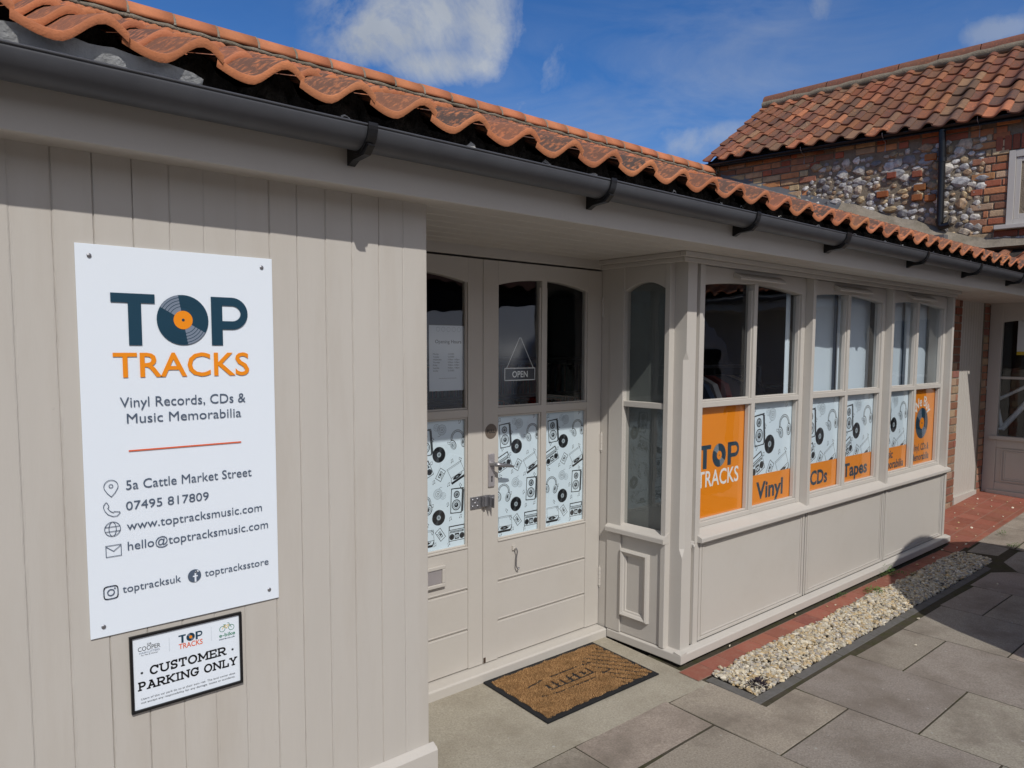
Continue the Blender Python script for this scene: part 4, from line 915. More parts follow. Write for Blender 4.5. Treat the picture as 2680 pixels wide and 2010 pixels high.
# ================================================================== DOORMAT
mt = thing('doormat', 'worn brown coir doormat with black rubber border in front of the right door leaf', 'doormat', (2.293, .356, gz(2.3, .36)), R(-.4))
mt.rotation_euler = (math.atan(.045), 0, R(-.6))
MW, MH = .768, .452
b = MB(); b.prism([(-MW/2, .001), (MW/2, .001), (MW/2, .006), (MW/2-.006, .009), (-MW/2+.006, .009), (-MW/2, .006)], 'y', -MH/2, MH/2); b.build('rubber_border', 'rubber', mt, .002)
def bare(u, v):                                   # where the pattern leaves the rubber showing
    if abs(u) > MW/2-.024-.004*math.sin(v*70) or v < -MH/2+.022+.004*math.sin(u*60) or v > MH/2-.018-.010*abs(math.sin(u*23)): return True
    a = math.atan2(v, u)
    if u > .155 and v < .10+.3*(u-.15):
        q = (u*.9+v*.75) % .050
        if q < .014: return True
    uu, vv = u+.02, v+.0
    if abs(abs(vv)-.066+.16*max(0, abs(uu)-.14)) < .006 and abs(uu) < .24 and math.sin(u*40)*math.sin(u*17+v*9) > -.55: return True
    if abs(vv) < .036 and abs(uu) < .155:
        k = (uu+.155) % .047
        if k < .019 and abs(vv) < .03+.012*math.sin(uu*50): return True
        if abs(vv+.03) < .006 or abs(vv-.012*math.sin(uu*33)) < .004: return True
    return False
vs = []; fs = []; cc = []
for k in range(42000):
    u, v = rng.uniform(-MW/2, MW/2), rng.uniform(-MH/2, MH/2)
    if bare(u, v): continue
    a = rng.uniform(0, 6.28); h = rng.uniform(.006, .0105); w = .0013; lx_, ly_ = rng.normal(.001, .0024, 2); base = .008
    i = len(vs); vs += [(u-w*math.cos(a), v-w*math.sin(a), base), (u+w*math.cos(a), v+w*math.sin(a), base), (u+lx_, v+ly_, base+h)]
    fs.append((i, i+1, i+2)); q = rng.uniform(.65, 1.3)*(.85 if math.sin(u*31+v*17)*math.sin(v*43) > .2 else 1.05); cc += [(.42*q, .25*q, .115*q, 1)]*3
me = bpy.data.meshes.new('coir_pile'); me.from_pydata(vs, [], fs); me.materials.append(MATS['coir']); at = me.color_attributes.new('Col', 'FLOAT_COLOR', 'CORNER'); at.data.foreach_set('color', np.array(cc).ravel())
o = bpy.data.objects.new('coir_pile', me); col.objects.link(o); o.parent = mt
b = MB()
for i in range(64):
    for j in range(38):
        x0, x1 = -MW/2+.026+(MW-.052)*i/64, -MW/2+.026+(MW-.052)*(i+1)/64; y0, y1 = -MH/2+.026+(MH-.052)*j/38, -MH/2+.026+(MH-.052)*(j+1)/38
        if not bare((x0+x1)/2, (y0+y1)/2): b.face([(x0, y0, .0105), (x1, y0, .0105), (x1, y1, .0105), (x0, y1, .0105)], (.16, .085, .035))
b.build('coir_backing', 'coir', mt)

# ================================================================== SMALL THINGS ON THE GROUND
def leafy(name, label, x, y, h, spread, n_, mat, cat='weed', group=None, lw_=.006):
    b = MB()
    for k in range(n_):
        a = rng.uniform(0, 6.28); r = spread*math.sqrt(rng.random()); px_, py_ = r*math.cos(a), r*math.sin(a)*.6; z = h*rng.uniform(.1, 1)*(1-.5*r/spread)
        d = Vector((math.cos(a+rng.normal(0, .7)), math.sin(a+rng.normal(0, .7)), rng.uniform(-.1, .8))).normalized(); sd_ = d.cross(Vector((0, 0, 1))).normalized(); L_ = lw_*rng.uniform(1.8, 4); p = Vector((px_, py_, z))
        b.face([p, p+d*L_*.5+sd_*lw_*.6, p+d*L_, p+d*L_*.5-sd_*lw_*.6])
        if k % 4 == 0: b.mesh([(px_*.5-.0006, py_*.5, 0), (px_*.5+.0006, py_*.5, 0), tuple(p)], [(0, 1, 2)])
    o = b.build(name, mat); o.location = (x, y, gz(x, y)); return tag(o, label, cat, group)
leafy('weed', 'green weed growing tight against the bay plinth near its far end', 5.27, .085, .085, .085, 170, 'weed_green', group='weeds in the paving')
leafy('weed', 'low bright green weed between the red tiles and the gravel', 4.80, -.03, .045, .085, 170, 'weed_green', group='weeds in the paving', lw_=.0055)
leafy('weed', 'small sparse weed on the red tiles beside the bay plinth', 4.55, .095, .03, .07, 60, 'weed_green', group='weeds in the paving', lw_=.005)
leafy('weed', 'weed sprawling over the tiles in shadow next to the gravel', 5.35, .0, .03, .12, 110, 'weed_green', group='weeds in the paving', lw_=.005)
leafy('weed', 'tuft of grass in a paving joint beyond the gravel', 6.80, -.30, .06, .06, 90, 'weed_green', group='weeds in the paving', lw_=.006)
leafy('weed', 'little weed in the paving near the red tiled recess', 7.1, -.14, .05, .05, 50, 'weed_green', group='weeds in the paving', lw_=.005)
leafy('purple_plant', 'dark purple leaved plant in the near corner of the gravel bed', 2.955, -.255, .055, .05, 150, 'purple_leaf', 'plant', lw_=.007)
proto = []
for k in range(5):
    o = stones('loose_stone', 'stone_chip', [(0, 0, 0)], [1.0], [pal[(k*3) % len(pal)]*1.1], .6); proto.append(o)
spots = [(3.99, .10), (4.28, .04), (4.58, -.01), (4.35, .02), (6.0, .02), (6.3, .06), (5.7, .03), (3.25, .09), (5.05, .06), (6.45, .0), (6.62, .3), (7.0, .18), (7.12, .1), (7.35, .31), (7.5, .36), (7.62, .20), (7.78, .29), (7.9, .40), (8.02, .33), (8.2, .38), (8.25, .27), (8.3, .15), (8.1, .05), (7.7, .02), (7.3, -.02), (6.9, .0), (6.75, .1), (6.6, -.02), (8.35, .05), (8.45, .3), (8.0, .20), (7.2, .23), (4.1, -.55), (4.55, -.40), (5.7, -.5), (7.3, -.35)]
for i, (x, y) in enumerate(spots):
    o = proto[i] if i < 5 else proto[i % 5].copy()
    if i >= 5: col.objects.link(o)
    s_ = random.uniform(.007, .012); o.location = (x, y, gz(x, y)+.006+s_*.45); o.scale = (s_,)*3; o.rotation_euler = (random.uniform(-.3, .3), random.uniform(-.3, .3), random.uniform(0, 6))
    tag(o, 'pale flint chip strayed from the gravel bed onto the tiles and paving', 'stone', 'loose stones off the gravel bed')

# ================================================================== INSIDE THE SHOP
def blind(name, label, x0, x1, y, z0, z1, curl=0.0, label_cat='blind', mat_='blind'):
    b = MB(); n_ = 14; pts = []
    for i in range(n_+1):
        t_ = i/n_; pts.append((x0+(x1-x0)*t_, y+curl*max(0, t_-.6)**2*4+.004*math.sin(t_*9)))
    m_ = 10
    vs = [(p[0]-(.10*curl*3*max(0, (p[0]-x0)/(x1-x0)-.7)*(1-j/m_)), p[1], z0+(z1-z0)*j/m_) for j in range(m_+1) for p in pts]; w = n_+1
    b.smooth = True; b.mesh(vs, [(j*w+i, j*w+i+1, (j+1)*w+i+1, (j+1)*w+i) for j in range(m_) for i in range(n_)])
    o = b.build(name, mat_); so_ = o.modifiers.new('thickness', 'SOLIDIFY'); so_.thickness = .003
    return tag(o, label, label_cat, 'white backing sheets in the bay')
blind('backing_sheet', 'white sheet behind the left upper pane of the middle bay window', 4.20, 4.742, .285, .7, 2.04)
blind('backing_sheet', 'grey strip, shade in its colour, between two white sheets in the middle bay window', 4.70, 4.86, .297, .7, 2.04, mat_='blind_painted_shade')
blind('backing_sheet', 'white sheet with curling edge behind the middle bay window', 4.80, 5.385, .285, .7, 2.04, .05)
blind('backing_sheet', 'narrow white strip of sheet at the right edge of the middle bay window', 5.418, 5.48, .285, .7, 2.04)
blind('backing_sheet', 'white sheet behind the left upper pane of the far bay window', 5.50, 5.882, .285, .7, 2.04)
blind('backing_sheet', 'grey strip, shade in its colour, between two white sheets in the far bay window', 5.85, 5.99, .297, .7, 2.04, mat_='blind_painted_shade')
blind('backing_sheet', 'white sheet with curling edge behind the far bay window', 5.935, 6.50, .285, .7, 2.04, .06)
blind('backing_sheet', 'narrow white strip at the right edge of the first bay window', 4.03, 4.082, .245, .69, 1.96)
# clothes rail with hanging shirts behind the first pane
cr_ = thing('clothes_rail', 'steel clothes rail standing inside the first bay window', 'clothes rail', (4.05, .85, .05))
rod('rail_bar', 'steel', [(-.75, 0, 1.44), (.75, 0, 1.44)], .012, cr_)
for sx_ in (-.74, .74): rod('upright', 'steel', [(sx_, 0, .0), (sx_, 0, 1.44)], .012, cr_); rod('foot', 'steel', [(sx_, -.25, .02), (sx_, .25, .02)], .014, cr_)
shc = [(.05, .05, .055), (.38, .32, .28), (.08, .11, .17), (.5, .48, .48), (.3, .09, .08), (.13, .13, .14), (.45, .38, .30), (.05, .05, .06)]
for k in range(8):
    b = MB(); b.smooth = True; x = 3.62+.115*k; n_ = 12; c_ = shc[k]
    prof_ = [(-.06, 1.40), (-.20, 1.35), (-.30, 1.18), (-.24, 1.10), (-.20, 1.16), (-.21, .72), (.21, .72), (.20, 1.16), (.24, 1.10), (.30, 1.18), (.20, 1.35), (.06, 1.40)]
    b.prism([(p[0]+.02*math.sin(p[1]*9+k), p[1]) for p in prof_], 'x', -.022, .022, (*c_, 1)); b.tube([(0, 0, 1.39), (0, .0, 1.48), (0, .02, 1.505), (0, .04, 1.49)], .003, 6, (.1, .1, .1, 1))
    o = b.build('shirt', 'cloth', None, .012); o.location = (x, .85, .03); o.rotation_euler = (0, 0, R(random.uniform(-18, 8)))
    tag(o, ['black', 'taupe', 'navy', 'pale grey', 'maroon', 'charcoal', 'beige', 'plain dark'][k]+' shirt hanging on the clothes rail inside the first bay window', 'shirt', 'shirts on the clothes rail')
def shelf_unit(x, y, label, rows, w=1.6):
    t = thing('record_shelf', label, 'shelf', (x, y, .05)); b = MB()
    for z in rows: b.box(-w/2, w/2, -.16, .16, z, z+.025)
    b.box(-w/2-.025, -w/2, -.16, .16, 0, rows[-1]+.025); b.box(w/2, w/2+.025, -.16, .16, 0, rows[-1]+.025); b.build('shelf_frame', 'dark_wood', t)
    for z in rows[:-1]:
        b = MB(); xx = -w/2+.02
        while xx < w/2-.05: d = random.uniform(.006, .02); b.box(xx, xx+d, -.13, .14, z+.026, z+.026+random.uniform(.24, .30), (*jit(random.choice([(.05, .03, .03), (.2, .05, .04), (.04, .06, .1), (.2, .18, .15), (.02, .02, .02)]), .4), 1)); xx += d+.001
        b.build('row_of_sleeves', 'cloth', t)
shelf_unit(2.6, 2.9, 'dark record shelf standing across the shop seen through the door', (0, .36, .72, 1.08))
shelf_unit(4.6, 3.6, 'dark record shelf against the back of the shop behind the clothes rail', (0, .36, .72, 1.08, 1.44), 2.2)
def picture(x, y, z, w, h, label, inner):
    t = thing('framed_picture', label, 'picture', (x, y, z)); b = MB()
    for q in ((-w/2, w/2, -h/2, -h/2+.02), (-w/2, w/2, h/2-.02, h/2), (-w/2, -w/2+.02, -h/2+.02, h/2-.02), (w/2-.02, w/2, -h/2+.02, h/2-.02)): b.box(q[0], q[1], -.02, 0, q[2], q[3])
    b.build('frame', 'black_plastic', t); b = MB(); b.box(-w/2+.02, w/2-.02, -.008, 0, -h/2+.02, h/2-.02); b.build('print', inner, t)
picture(2.30, 3.2, 2.02, .5, .4, 'framed print high on the shop wall seen through the left door pane', 'room_wall')
picture(2.95, 3.2, 2.05, .45, .45, 'dark framed print hanging in the shop beside the pale one', 'dark_wood')
picture(1.9, 2.6, 1.95, .4, .4, 'framed print seen through the narrow left door leaf', 'dark_room')
b = MB(); b.tube([(5.0, 1.3, 1.28), (6.2, 1.3, 1.28)], .014, 10); tag(b.build('display_rail', 'white_ink'), 'thin white rail across the second pane of the first bay window', 'rail')

# ================================================================== FLINT WING WITH ITS OWN SHOPFRONT
a5 = R(5)
FW = Matrix(((math.sin(a5), math.cos(a5), 0, 8.234), (-math.cos(a5), math.sin(a5), 0, 3.66), (0, 0, 1, 0), (0, 0, 0, 1)))   # local x runs towards the viewer, y into the wall
fl = thing('flint_building', 'two storey flint and brick building with weathered pantile roof at the right', 'building'); fl.matrix_world = FW
eave = lambda x: 4.005-.018*x
b = MB()
wl_ = [(0, 2.45), (9, 2.2), (9, 3.78), (0, 4.03)]
b.prism([(p[0], p[1]) for p in wl_], 'y', .012, .35)
pbr('wall_mortar', (.25, .205, .15), .95, .35, 18, 1.0, 70, .1, dark=(.14, .115, .08), dscale=6, damt=.4)
wall = b.build('flint_wall', 'wall_mortar', fl)
WX0, WX1, WZ0, WZ1 = 3.315, 4.30, 2.87, 3.60
P = []; S = []; C = []; fpal = np.array([(.44, .41, .37), (.50, .46, .40), (.36, .35, .34), (.60, .57, .51), (.26, .25, .245), (.42, .31, .17), (.46, .38, .28), (.18, .17, .17), (.66, .63, .58), (.38, .25, .14)])
def inzone(x, z):
    if z < 2.5 or z > eave(x)-.19-(.02*math.sin(x*4)): return False
    if x < 1.20+.18*math.sin(z*9) or x > 7: return False
    if WX0-.23 < x < WX1+.23 and z > WZ0-.14: return False
    return True
grid = {}
for k in range(16000):
    x, z = rng.uniform(1.0, 7.0), rng.uniform(2.5, 3.85)
    if not inzone(x, z): continue
    s_ = rng.choice([.026, .036, .046, .058, .074], p=[.24, .3, .26, .14, .06]); ok = True; gi, gj = int(x/.17), int(z/.17)
    for di in (-1, 0, 1):
        for dj in (-1, 0, 1):
            for (x2, z2, s2) in grid.get((gi+di, gj+dj), ()):
                if ((x-x2)/1.25)**2+((z-z2)/.95)**2 < ((s_+s2)*.70)**2: ok = False
    if ok: grid.setdefault((gi, gj), []).append((x, z, s_))
for cell in grid.values():
    for x, z, s_ in cell: P.append((x, z, 0)); S.append(s_*1.12); C.append(fpal[rng.integers(len(fpal))]*rng.uniform(.8, 1.3))
fo = stones('flint_cobbles', 'flint', P, S, C, .75, .24, False)
for v in fo.data.vertices: x, z, d = v.co; v.co = (x, -d*.62+.012, z)
fo.data.update(); fo.data.flip_normals() if False else None
# knapped look: one more level of faces
fo.parent = wall
b = MB(); bp_ = [(.40, .15, .075), (.45, .20, .10), (.36, .12, .065), (.50, .37, .22), (.46, .31, .18), (.30, .14, .085), (.48, .22, .10)]
z = 2.6; r = 0
while z < 4.0:                                     # brick end of the wall with a toothed edge
    x = .02-(.11 if r % 2 else 0); lim = 1.22+(.1 if r % 2 else -.05)+.10*math.sin(z*7)
    while x < lim:
        l_ = random.choice([.22, .22, .11]); x1 = min(x+l_, lim+.06)
        if z < eave(x)-.04: b.box(max(x, .01), x1, random.uniform(-.004, .004), .05, z+random.uniform(0, .006), z+.064, (*jit(random.choice(bp_), .2), 1))
        x = x1+.012
    z += .077; r += 1
b.build('brick_end', 'brick', wall, .006); b = MB()
x = 1.15
while x < 7:                                       # brick band under the gutter
    for q in (0, 1):
        zz = eave(x)-.155+.077*q; l_ = .215 if (int(x*4)+q) % 3 else .105
        b.box(x, x+l_-.012, random.uniform(-.004, .004), .05, zz, zz+.064, (*jit(random.choice(bp_), .2), 1))
    x += .1135*2
b.build('brick_band', 'brick', wall, .006)
for side_ in (0, 1):                               # quoins beside the window
    z = 2.58; r = 0; b = MB()
    while z < 3.75:
        w_ = .215 if r % 2 else .335
        if side_ == 0: xa, xb = WX0-w_+(.012), WX0-.004
        else: xa, xb = WX1+.004, WX1+w_
        if z < WZ0-.02 and side_ == 0: b.box(WX0-.1, WX1+.1, -.003, .05, z+.07*0, z+.064, (*jit(random.choice(bp_), .2), 1)) if False else None
        m_ = (xa+xb)/2+random.choice([-.05, 0, .05])
        for u0, u1 in ((xa, m_-.006), (m_+.006, xb)):
            if u1-u0 > .04: b.box(u0, u1, random.uniform(-.004, .004), .05, z+random.uniform(0, .004), z+.064, (*jit(random.choice(bp_[1:]), .2), 1))
        z += .077; r += 1
    b.build('brick_quoin', 'brick', wall, .006)
b = MB(); x = WX0-.1
while x < WX1+.1: b.box(x, min(x+.205, WX1+.12), -.003, .05, WZ0-.115, WZ0-.052, (*jit((.27, .09, .055), .2), 1)); x += .217
b.build('brick_sill_course', 'brick', wall, .006); b = MB(); x = WX0-.12
while x < WX1+.12: b.box(x, x+.06, -.005, .05, WZ1+.012, WZ1+.16, (*jit((.30, .10, .06), .25), 1)); x += .072
b.build('brick_lintel', 'brick', wall, .006)
for k in range(26):                                # odd bricks among the flints
    for _ in range(50):
        x, z = random.uniform(1.5, 5.5), random.uniform(2.75, 3.65)
        if inzone(x, z) and inzone(x+.1, z): break
    b = MB(); l_ = random.uniform(.09, .12); b.box(x, x+l_, -.030, .05, z, z+.066, (*jit(random.choice([(.36, .13, .05), (.30, .10, .06), (.12, .06, .05)]), .2), 1)); b.build('odd_brick', 'brick', wall, .006)
def rowdev(x): return 0
ridge_z, ridge_y = 5.195, 1.63
rv = Vector((0, ridge_y+.16, ridge_z-4.055)); sl = rv.length; uv_ = rv.normalized(); nv = Vector((0, -uv_.z, uv_.y))
b = pantiles([.0+.222*k for k in range(0, 36)], Vector((-.02, -.16, 4.030)), Vector((1, 0, -.030)).normalized(), uv_, nv, 8, sl/8.0, .222, .016, .34, .006, .85)
for i, v in enumerate(b.v):                        # the eave falls gently towards the viewer, the ridge does not
    t_ = (v[1]+.16)/(ridge_y+.16); b.v[i] = (v[0], v[1], v[2]+.030*v[0]*max(0, min(1, t_))+.006*math.sin(v[0]*2.1+v[1]*3))
wr = b.build('pantile_roof', 'tile', fl)
b = MB(); b.face([(0, -.12, 3.965), (8.0, -.12, 3.73), (8.0, ridge_y, ridge_z-.10), (0, ridge_y, ridge_z-.10)]); b.face([(0, ridge_y, ridge_z-.03), (8, ridge_y, ridge_z-.03), (8, 3.6, 3.9), (0, 3.6, 3.9)]); b.face([(.03, .03, 2.4), (.03, .0, 4.0), (.03, ridge_y, ridge_z-.06), (.03, 3.4, 3.9), (.03, 3.4, 2.4)]); b.build('roof_underlay', 'mortar', wr)
b = MB(); b.tube([(-.02+8*i/60, ridge_y-.115+.010*math.sin(i*1.7), ridge_z-.075+.008*math.sin(i*2.3)) for i in range(61)], .055, 8); b.build('ridge_bedding', 'wall_mortar', wr)
x = -.03
while x < 7.9:
    b = MB(); b.smooth = True; c_ = (*jit((.27, .105, .06), .12), .5); K = 10; vs = []
    for xx in (x+.004, x+.447):
        vs += [(xx, ridge_y-.115*math.cos(math.pi*i/K), ridge_z-.03+.115*math.sin(math.pi*i/K)) for i in range(K+1)]
    b.mesh(vs, [(i, i+1, K+1+i+1, K+1+i) for i in range(K)], c_); b.face(vs[:K+1], c_); b.build('ridge_tile', 'tile', wr); x += .452
x = 0
b = MB(); K = 14; gpf = [(-.066-.052*math.cos(math.pi*i/K), -.052*math.sin(math.pi*i/K)) for i in range(K+1)]+[(-.066+.049*math.cos(math.pi*i/K), -.049*math.sin(math.pi*i/K)) for i in range(K+1)]
b.smooth = True; k2 = len(gpf); vs = [(xx, p[0], p[1]+eave(xx)+.0) for xx in (-.02, 8.0) for p in gpf]; b.mesh(vs, [(i, (i+1) % k2, k2+(i+1) % k2, k2+i) for i in range(k2)]); b.face(vs[:k2]); wg = b.build('gutter', 'black_plastic', fl)
b = MB(); b.box(-.02, 8, -.016, .012, -.03, .05); o = b.build('eave_board', 'mortar', fl); o.location = (0, 0, 4.005); o.rotation_euler = (0, R(1.03), 0)
for x in (1.25, 2.15, 3.05, 4.0): rod('gutter_bracket', 'steel', [(x, -.02, eave(x)-.17), (x, -.02, eave(x)-.06), (x, -.08, eave(x)-.056), (x, -.138, eave(x)-.02), (x, -.14, eave(x)+.01)], .005, wg, 6)
b = MB(); b.tube([(2.725, -.085, eave(2.7)-.05), (2.725, -.085, eave(2.7)-.09), (2.728, -.062, 3.72), (2.735, -.058, 2.965), (2.735, -.06, 2.925), (2.75, -.062, 2.905), (2.80, -.065, 2.915), (2.83, -.066, 2.925)], .034, 14); dp = b.build('downpipe', 'black_plastic', fl)
for z in (2.975, 3.6): rod('pipe_collar', 'black_plastic', [(2.733, -.0585, z-.02), (2.733, -.0585, z+.02)], .0395, dp, 14)
# upstairs window
b = MB()
for q in ((WX0, WX0+.06, WZ0, WZ1), (WX1-.06, WX1, WZ0, WZ1), (WX0+.06, WX1-.06, WZ1-.07, WZ1), (WX0+.06, WX1-.06, WZ0, WZ0+.05), (WX0+.46, WX0+.52, WZ0+.05, WZ1-.07)): b.box(q[0], q[1], -.012, .06, q[2], q[3])
for u0, u1 in ((WX0+.085, WX0+.435), (WX0+.545, WX1-.085)):
    b.box(u0-.024, u0+.022, .0, .05, WZ0+.052, WZ1-.072); b.box(u1-.022, u1+.024, .0, .05, WZ0+.052, WZ1-.072); b.box(u0+.022, u1-.022, .001, .05, WZ0+.052, WZ0+.10); b.box(u0+.022, u1-.022, .001, .05, WZ1-.118, WZ1-.072)
wo = b.build('window', 'cream_paint', fl, .003)
b = MB(); b.face([(WX0+.06, .03, WZ0+.05), (WX1-.06, .03, WZ0+.05), (WX1-.06, .03, WZ1-.07), (WX0+.06, .03, WZ1-.07)]); b.build('pane', 'glass', wo)
b = MB(); b.box(WX0-.09, WX1+.09, -.07, .05, WZ0-.045, WZ0-.003); b.build('sill', 'cream_paint', wo, .004)
b = MB(); b.box(WX0+.06, WX1-.06, .09, .10, WZ0+.05, WZ1-.25); b.build('roller_blind', 'blind', wo)
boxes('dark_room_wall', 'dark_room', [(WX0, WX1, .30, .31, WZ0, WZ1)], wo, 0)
# flashing where the lower roof meets the flint, and the mortar fillet at its foot
b = MB()
for i in range(24):
    y0, y1 = 3.5-2.9*i/24, 3.5-2.9*(i+1)/24
    f_ = lambda y: (3.66-y)/math.cos(a5); zr = lambda y: 2.3055+(y+.2)*.399+.055
    b.mesh([(f_(y0), .004, zr(y0)+.075), (f_(y1), .004, zr(y1)+.075), (f_(y1), -.006, zr(y1)), (f_(y0), -.006, zr(y0)), (f_(y0), -.07, zr(y0)-.01), (f_(y1), -.07, zr(y1)-.01)], [(0, 1, 2, 3), (3, 2, 5, 4)])
b.build('lead_flashing', 'lead', fl)
b = MB(); zr = lambda y: 2.3055+(y+.2)*.399+.055
xs_ = np.linspace(1.7, 6.0, 60); zf_ = lambda x_: max(zr(3.66-x_*math.cos(a5)), 2.655)
vs = []
for i, x_ in enumerate(xs_): h_ = .085+.012*math.sin(i*.7)+.006*math.sin(i*4.1); vs += [(x_, -.012, zf_(x_)+h_), (x_, -.05, zf_(x_)+h_*.55), (x_, -.13, zf_(x_)-.012), (x_, .02, zf_(x_)-.05)]
b.mesh(vs, [(i*4+k, (i+1)*4+k, (i+1)*4+k+1, i*4+k+1) for i in range(59) for k in range(3)]); b.build('mortar_fillet', 'grey_mortar', fl)
# lower roof over the front of the wing, falling towards the yard
cp = thing('porch_roof', 'low orange pantile roof joining the shop roof at the right edge', 'roof')
EX = 7.76
ys_ = [-1.15+PT*k for k in range(0, 26)]
b = pantiles(ys_, Vector((EX, 0, 2.300)), Vector((0, -1, 0)), Vector((math.cos(aR), 0, math.sin(aR))), Vector((-math.sin(aR), 0, math.cos(aR))), 4, .285, PT, skip=lambda s0, r: s0 < -.03-r*.27)
b.build('pantile_roof', 'tile', cp)
b = MB(); b.face([(EX+.04, -4.4, 2.262), (EX+.04, -.2, 2.262), (8.5, .68, 2.61), (8.9, -4.4, 2.76)]); b.build('roof_underlay', 'mortar', cp)
b = MB(); b.smooth = True; b.prism([(EX+.02-QR*math.cos(math.pi*i/16), QZ-QR*math.sin(math.pi*i/16)) for i in range(17)]+[(EX+.02+(QR-.003)*math.cos(math.pi*i/16), QZ-(QR-.003)*math.sin(math.pi*i/16)) for i in range(17)], 'y', -4.4, -.24); b.build('gutter', 'gutter_plastic', cp)
boxes('fascia_board', 'cream_paint', [(EX+.083, EX+.108, -4.4, -.117, 2.081, 2.262)], cp, .003)
boxes('porch_soffit', 'cream_paint', [(EX+.109, 9.0, -4.4, -.0935, SOF, SOF+.03)], cp, 0)
# shopfront of the wing, at right angles to the first shop
sf = thing('side_shopfront', 'cream timber shopfront with dark window beside the red tiled recess', 'shopfront'); SX = 8.60
b = MB()
b.box(SX, SX+.06, .356, .469, .05, SOF); b.box(SX, SX+.06, -1.35, -1.28, .12, SOF); b.box(SX-.028, SX+.06, -1.36, .42, .685, .722)
b.box(SX+.012, SX+.05, -1.28, .356, 1.312, 1.337); b.box(SX+.004, SX+.06, -1.28, .356, .60, .685); b.box(SX+.004, SX+.06, -1.28, .356, .155, .235); b.box(SX-.02, SX+.06, -1.36, .424, .09, .155)
b.box(SX+.014, SX+.05, -1.28, .356, .235, .60); b.box(SX+.012, SX+.05, -.48, -.45, .722, 1.9)
f = lambda y: 1.895+.05*(1-((y+.46)/.82)**2)
for i in range(20):
    a, c = -1.28+1.636*i/20, -1.28+1.636*(i+1)/20
    b.mesh([(SX+.003, a, f(a)), (SX+.003, c, f(c)), (SX+.003, c, SOF), (SX+.003, a, SOF), (SX+.055, a, f(a)), (SX+.055, c, f(c))], [(1, 0, 3, 2), (0, 1, 5, 4)])
ff_ = b.build('front_frame', 'cream_paint', sf, .003)
b = MB()
for y0, y1 in ((-.42, .305), (-1.25, -.50)):
    for o_ in (0, .022):
        A = (y0+o_, y1-o_, .25+o_, .59-o_); t_ = .012
        for q in ((A[0], A[1], A[2], A[2]+t_), (A[0], A[1], A[3]-t_, A[3]), (A[0], A[0]+t_, A[2]+t_, A[3]-t_), (A[1]-t_, A[1], A[2]+t_, A[3]-t_)): b.box(SX+.002+o_*.25, SX+.0145, q[0], q[1], q[2], q[3])
b.build('panel_moulding', 'cream_paint', ff_, .002)
b = MB()
for z0, z1 in ((.72, 1.313), (1.336, 1.95)): b.face([(SX+.03, .36, z0), (SX+.03, -1.28, z0), (SX+.03, -1.28, z1), (SX+.03, .36, z1)])
b.build('front_pane', 'glass', sf)
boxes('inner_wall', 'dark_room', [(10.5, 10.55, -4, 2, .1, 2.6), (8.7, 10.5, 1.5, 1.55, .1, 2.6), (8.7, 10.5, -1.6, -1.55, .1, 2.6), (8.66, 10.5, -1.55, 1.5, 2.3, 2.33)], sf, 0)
boxes('inner_floor', 'dark_wood', [(8.68, 10.5, -1.55, 1.5, .40, .44)], sf, 0)
boxes('side_wall', 'cream_paint', [(SX+.002, SX+.06, -4.4, -1.352, .05, SOF)], sf, 0)
t = thing('hanging_poster', 'white poster with yellow lower edge hanging inside the side shopfront window', 'poster', (8.72, -.1, 1.56)); b = MB(); b.box(-.003, 0, -.35, .35, .035, .40); b.build('sheet', 'white_ink', t); b = MB(); b.box(-.003, 0, -.35, .35, 0, .0345); b.build('yellow_edge', 'yellow_ink', t)
bk = thing('bicycle', 'white framed bicycle standing inside the side shopfront window', 'bicycle', (9.0, 0, .44), R(-90))
def wheel_(x):
    b = MB(); r = .335; b.tube([(x+r*math.cos(a), 0, .345+r*math.sin(a)) for a in np.linspace(0, 2*math.pi, 41)], .018, 8, cap=False); w = b.build('wheel', 'tyre', bk)
    b = MB(); b.tube([(x+.305*math.cos(a), 0, .345+.305*math.sin(a)) for a in np.linspace(0, 2*math.pi, 41)], .008, 6, cap=False)
    for k in range(14): a = k*2*math.pi/14; b.tube([(x, .01*(-1)**k, .345), (x+.305*math.cos(a), 0, .345+.305*math.sin(a))], .0015, 4)
    b.tube([(x, -.04, .345), (x, .04, .345)], .02, 8); b.build('rim', 'steel', w)
wheel_(.12); wheel_(-.95)
b = MB(); b.tube([(-.42, 0, .32), (-.02, 0, .88), (-.03, 0, .98)], .028, 10); b.tube([(-.42, 0, .32), (-.55, 0, .90)], .020, 10); b.tube([(-.5, 0, .62), (-.03, 0, .90)], .018, 10)
for q in (-.05, .05): b.tube([(-.42, q*.4, .32), (-.95, q, .345)], .011, 8); b.tube([(-.53, q*.3, .82), (-.95, q, .345)], .010, 8); b.tube([(-.02, q*.5, .86), (.12, q, .345)], .013, 8)
b.build('frame', 'white_ink', bk); b = MB(); b.tube([(-.10, -.30, 1.12), (-.04, -.18, 1.13), (-.01, 0, 1.08), (-.04, .18, 1.13), (-.10, .30, 1.12)], .014, 8); b.tube([(-.01, 0, .95), (-.01, 0, 1.09)], .014, 8); b.build('handlebar', 'black_plastic', bk)
b = MB(); b.ball((-.58, 0, .98), .12, 1.1, .6, .35, 12); b.tube([(-.55, 0, .88), (-.57, 0, .96)], .013, 8); b.build('saddle', 'black_plastic', bk)

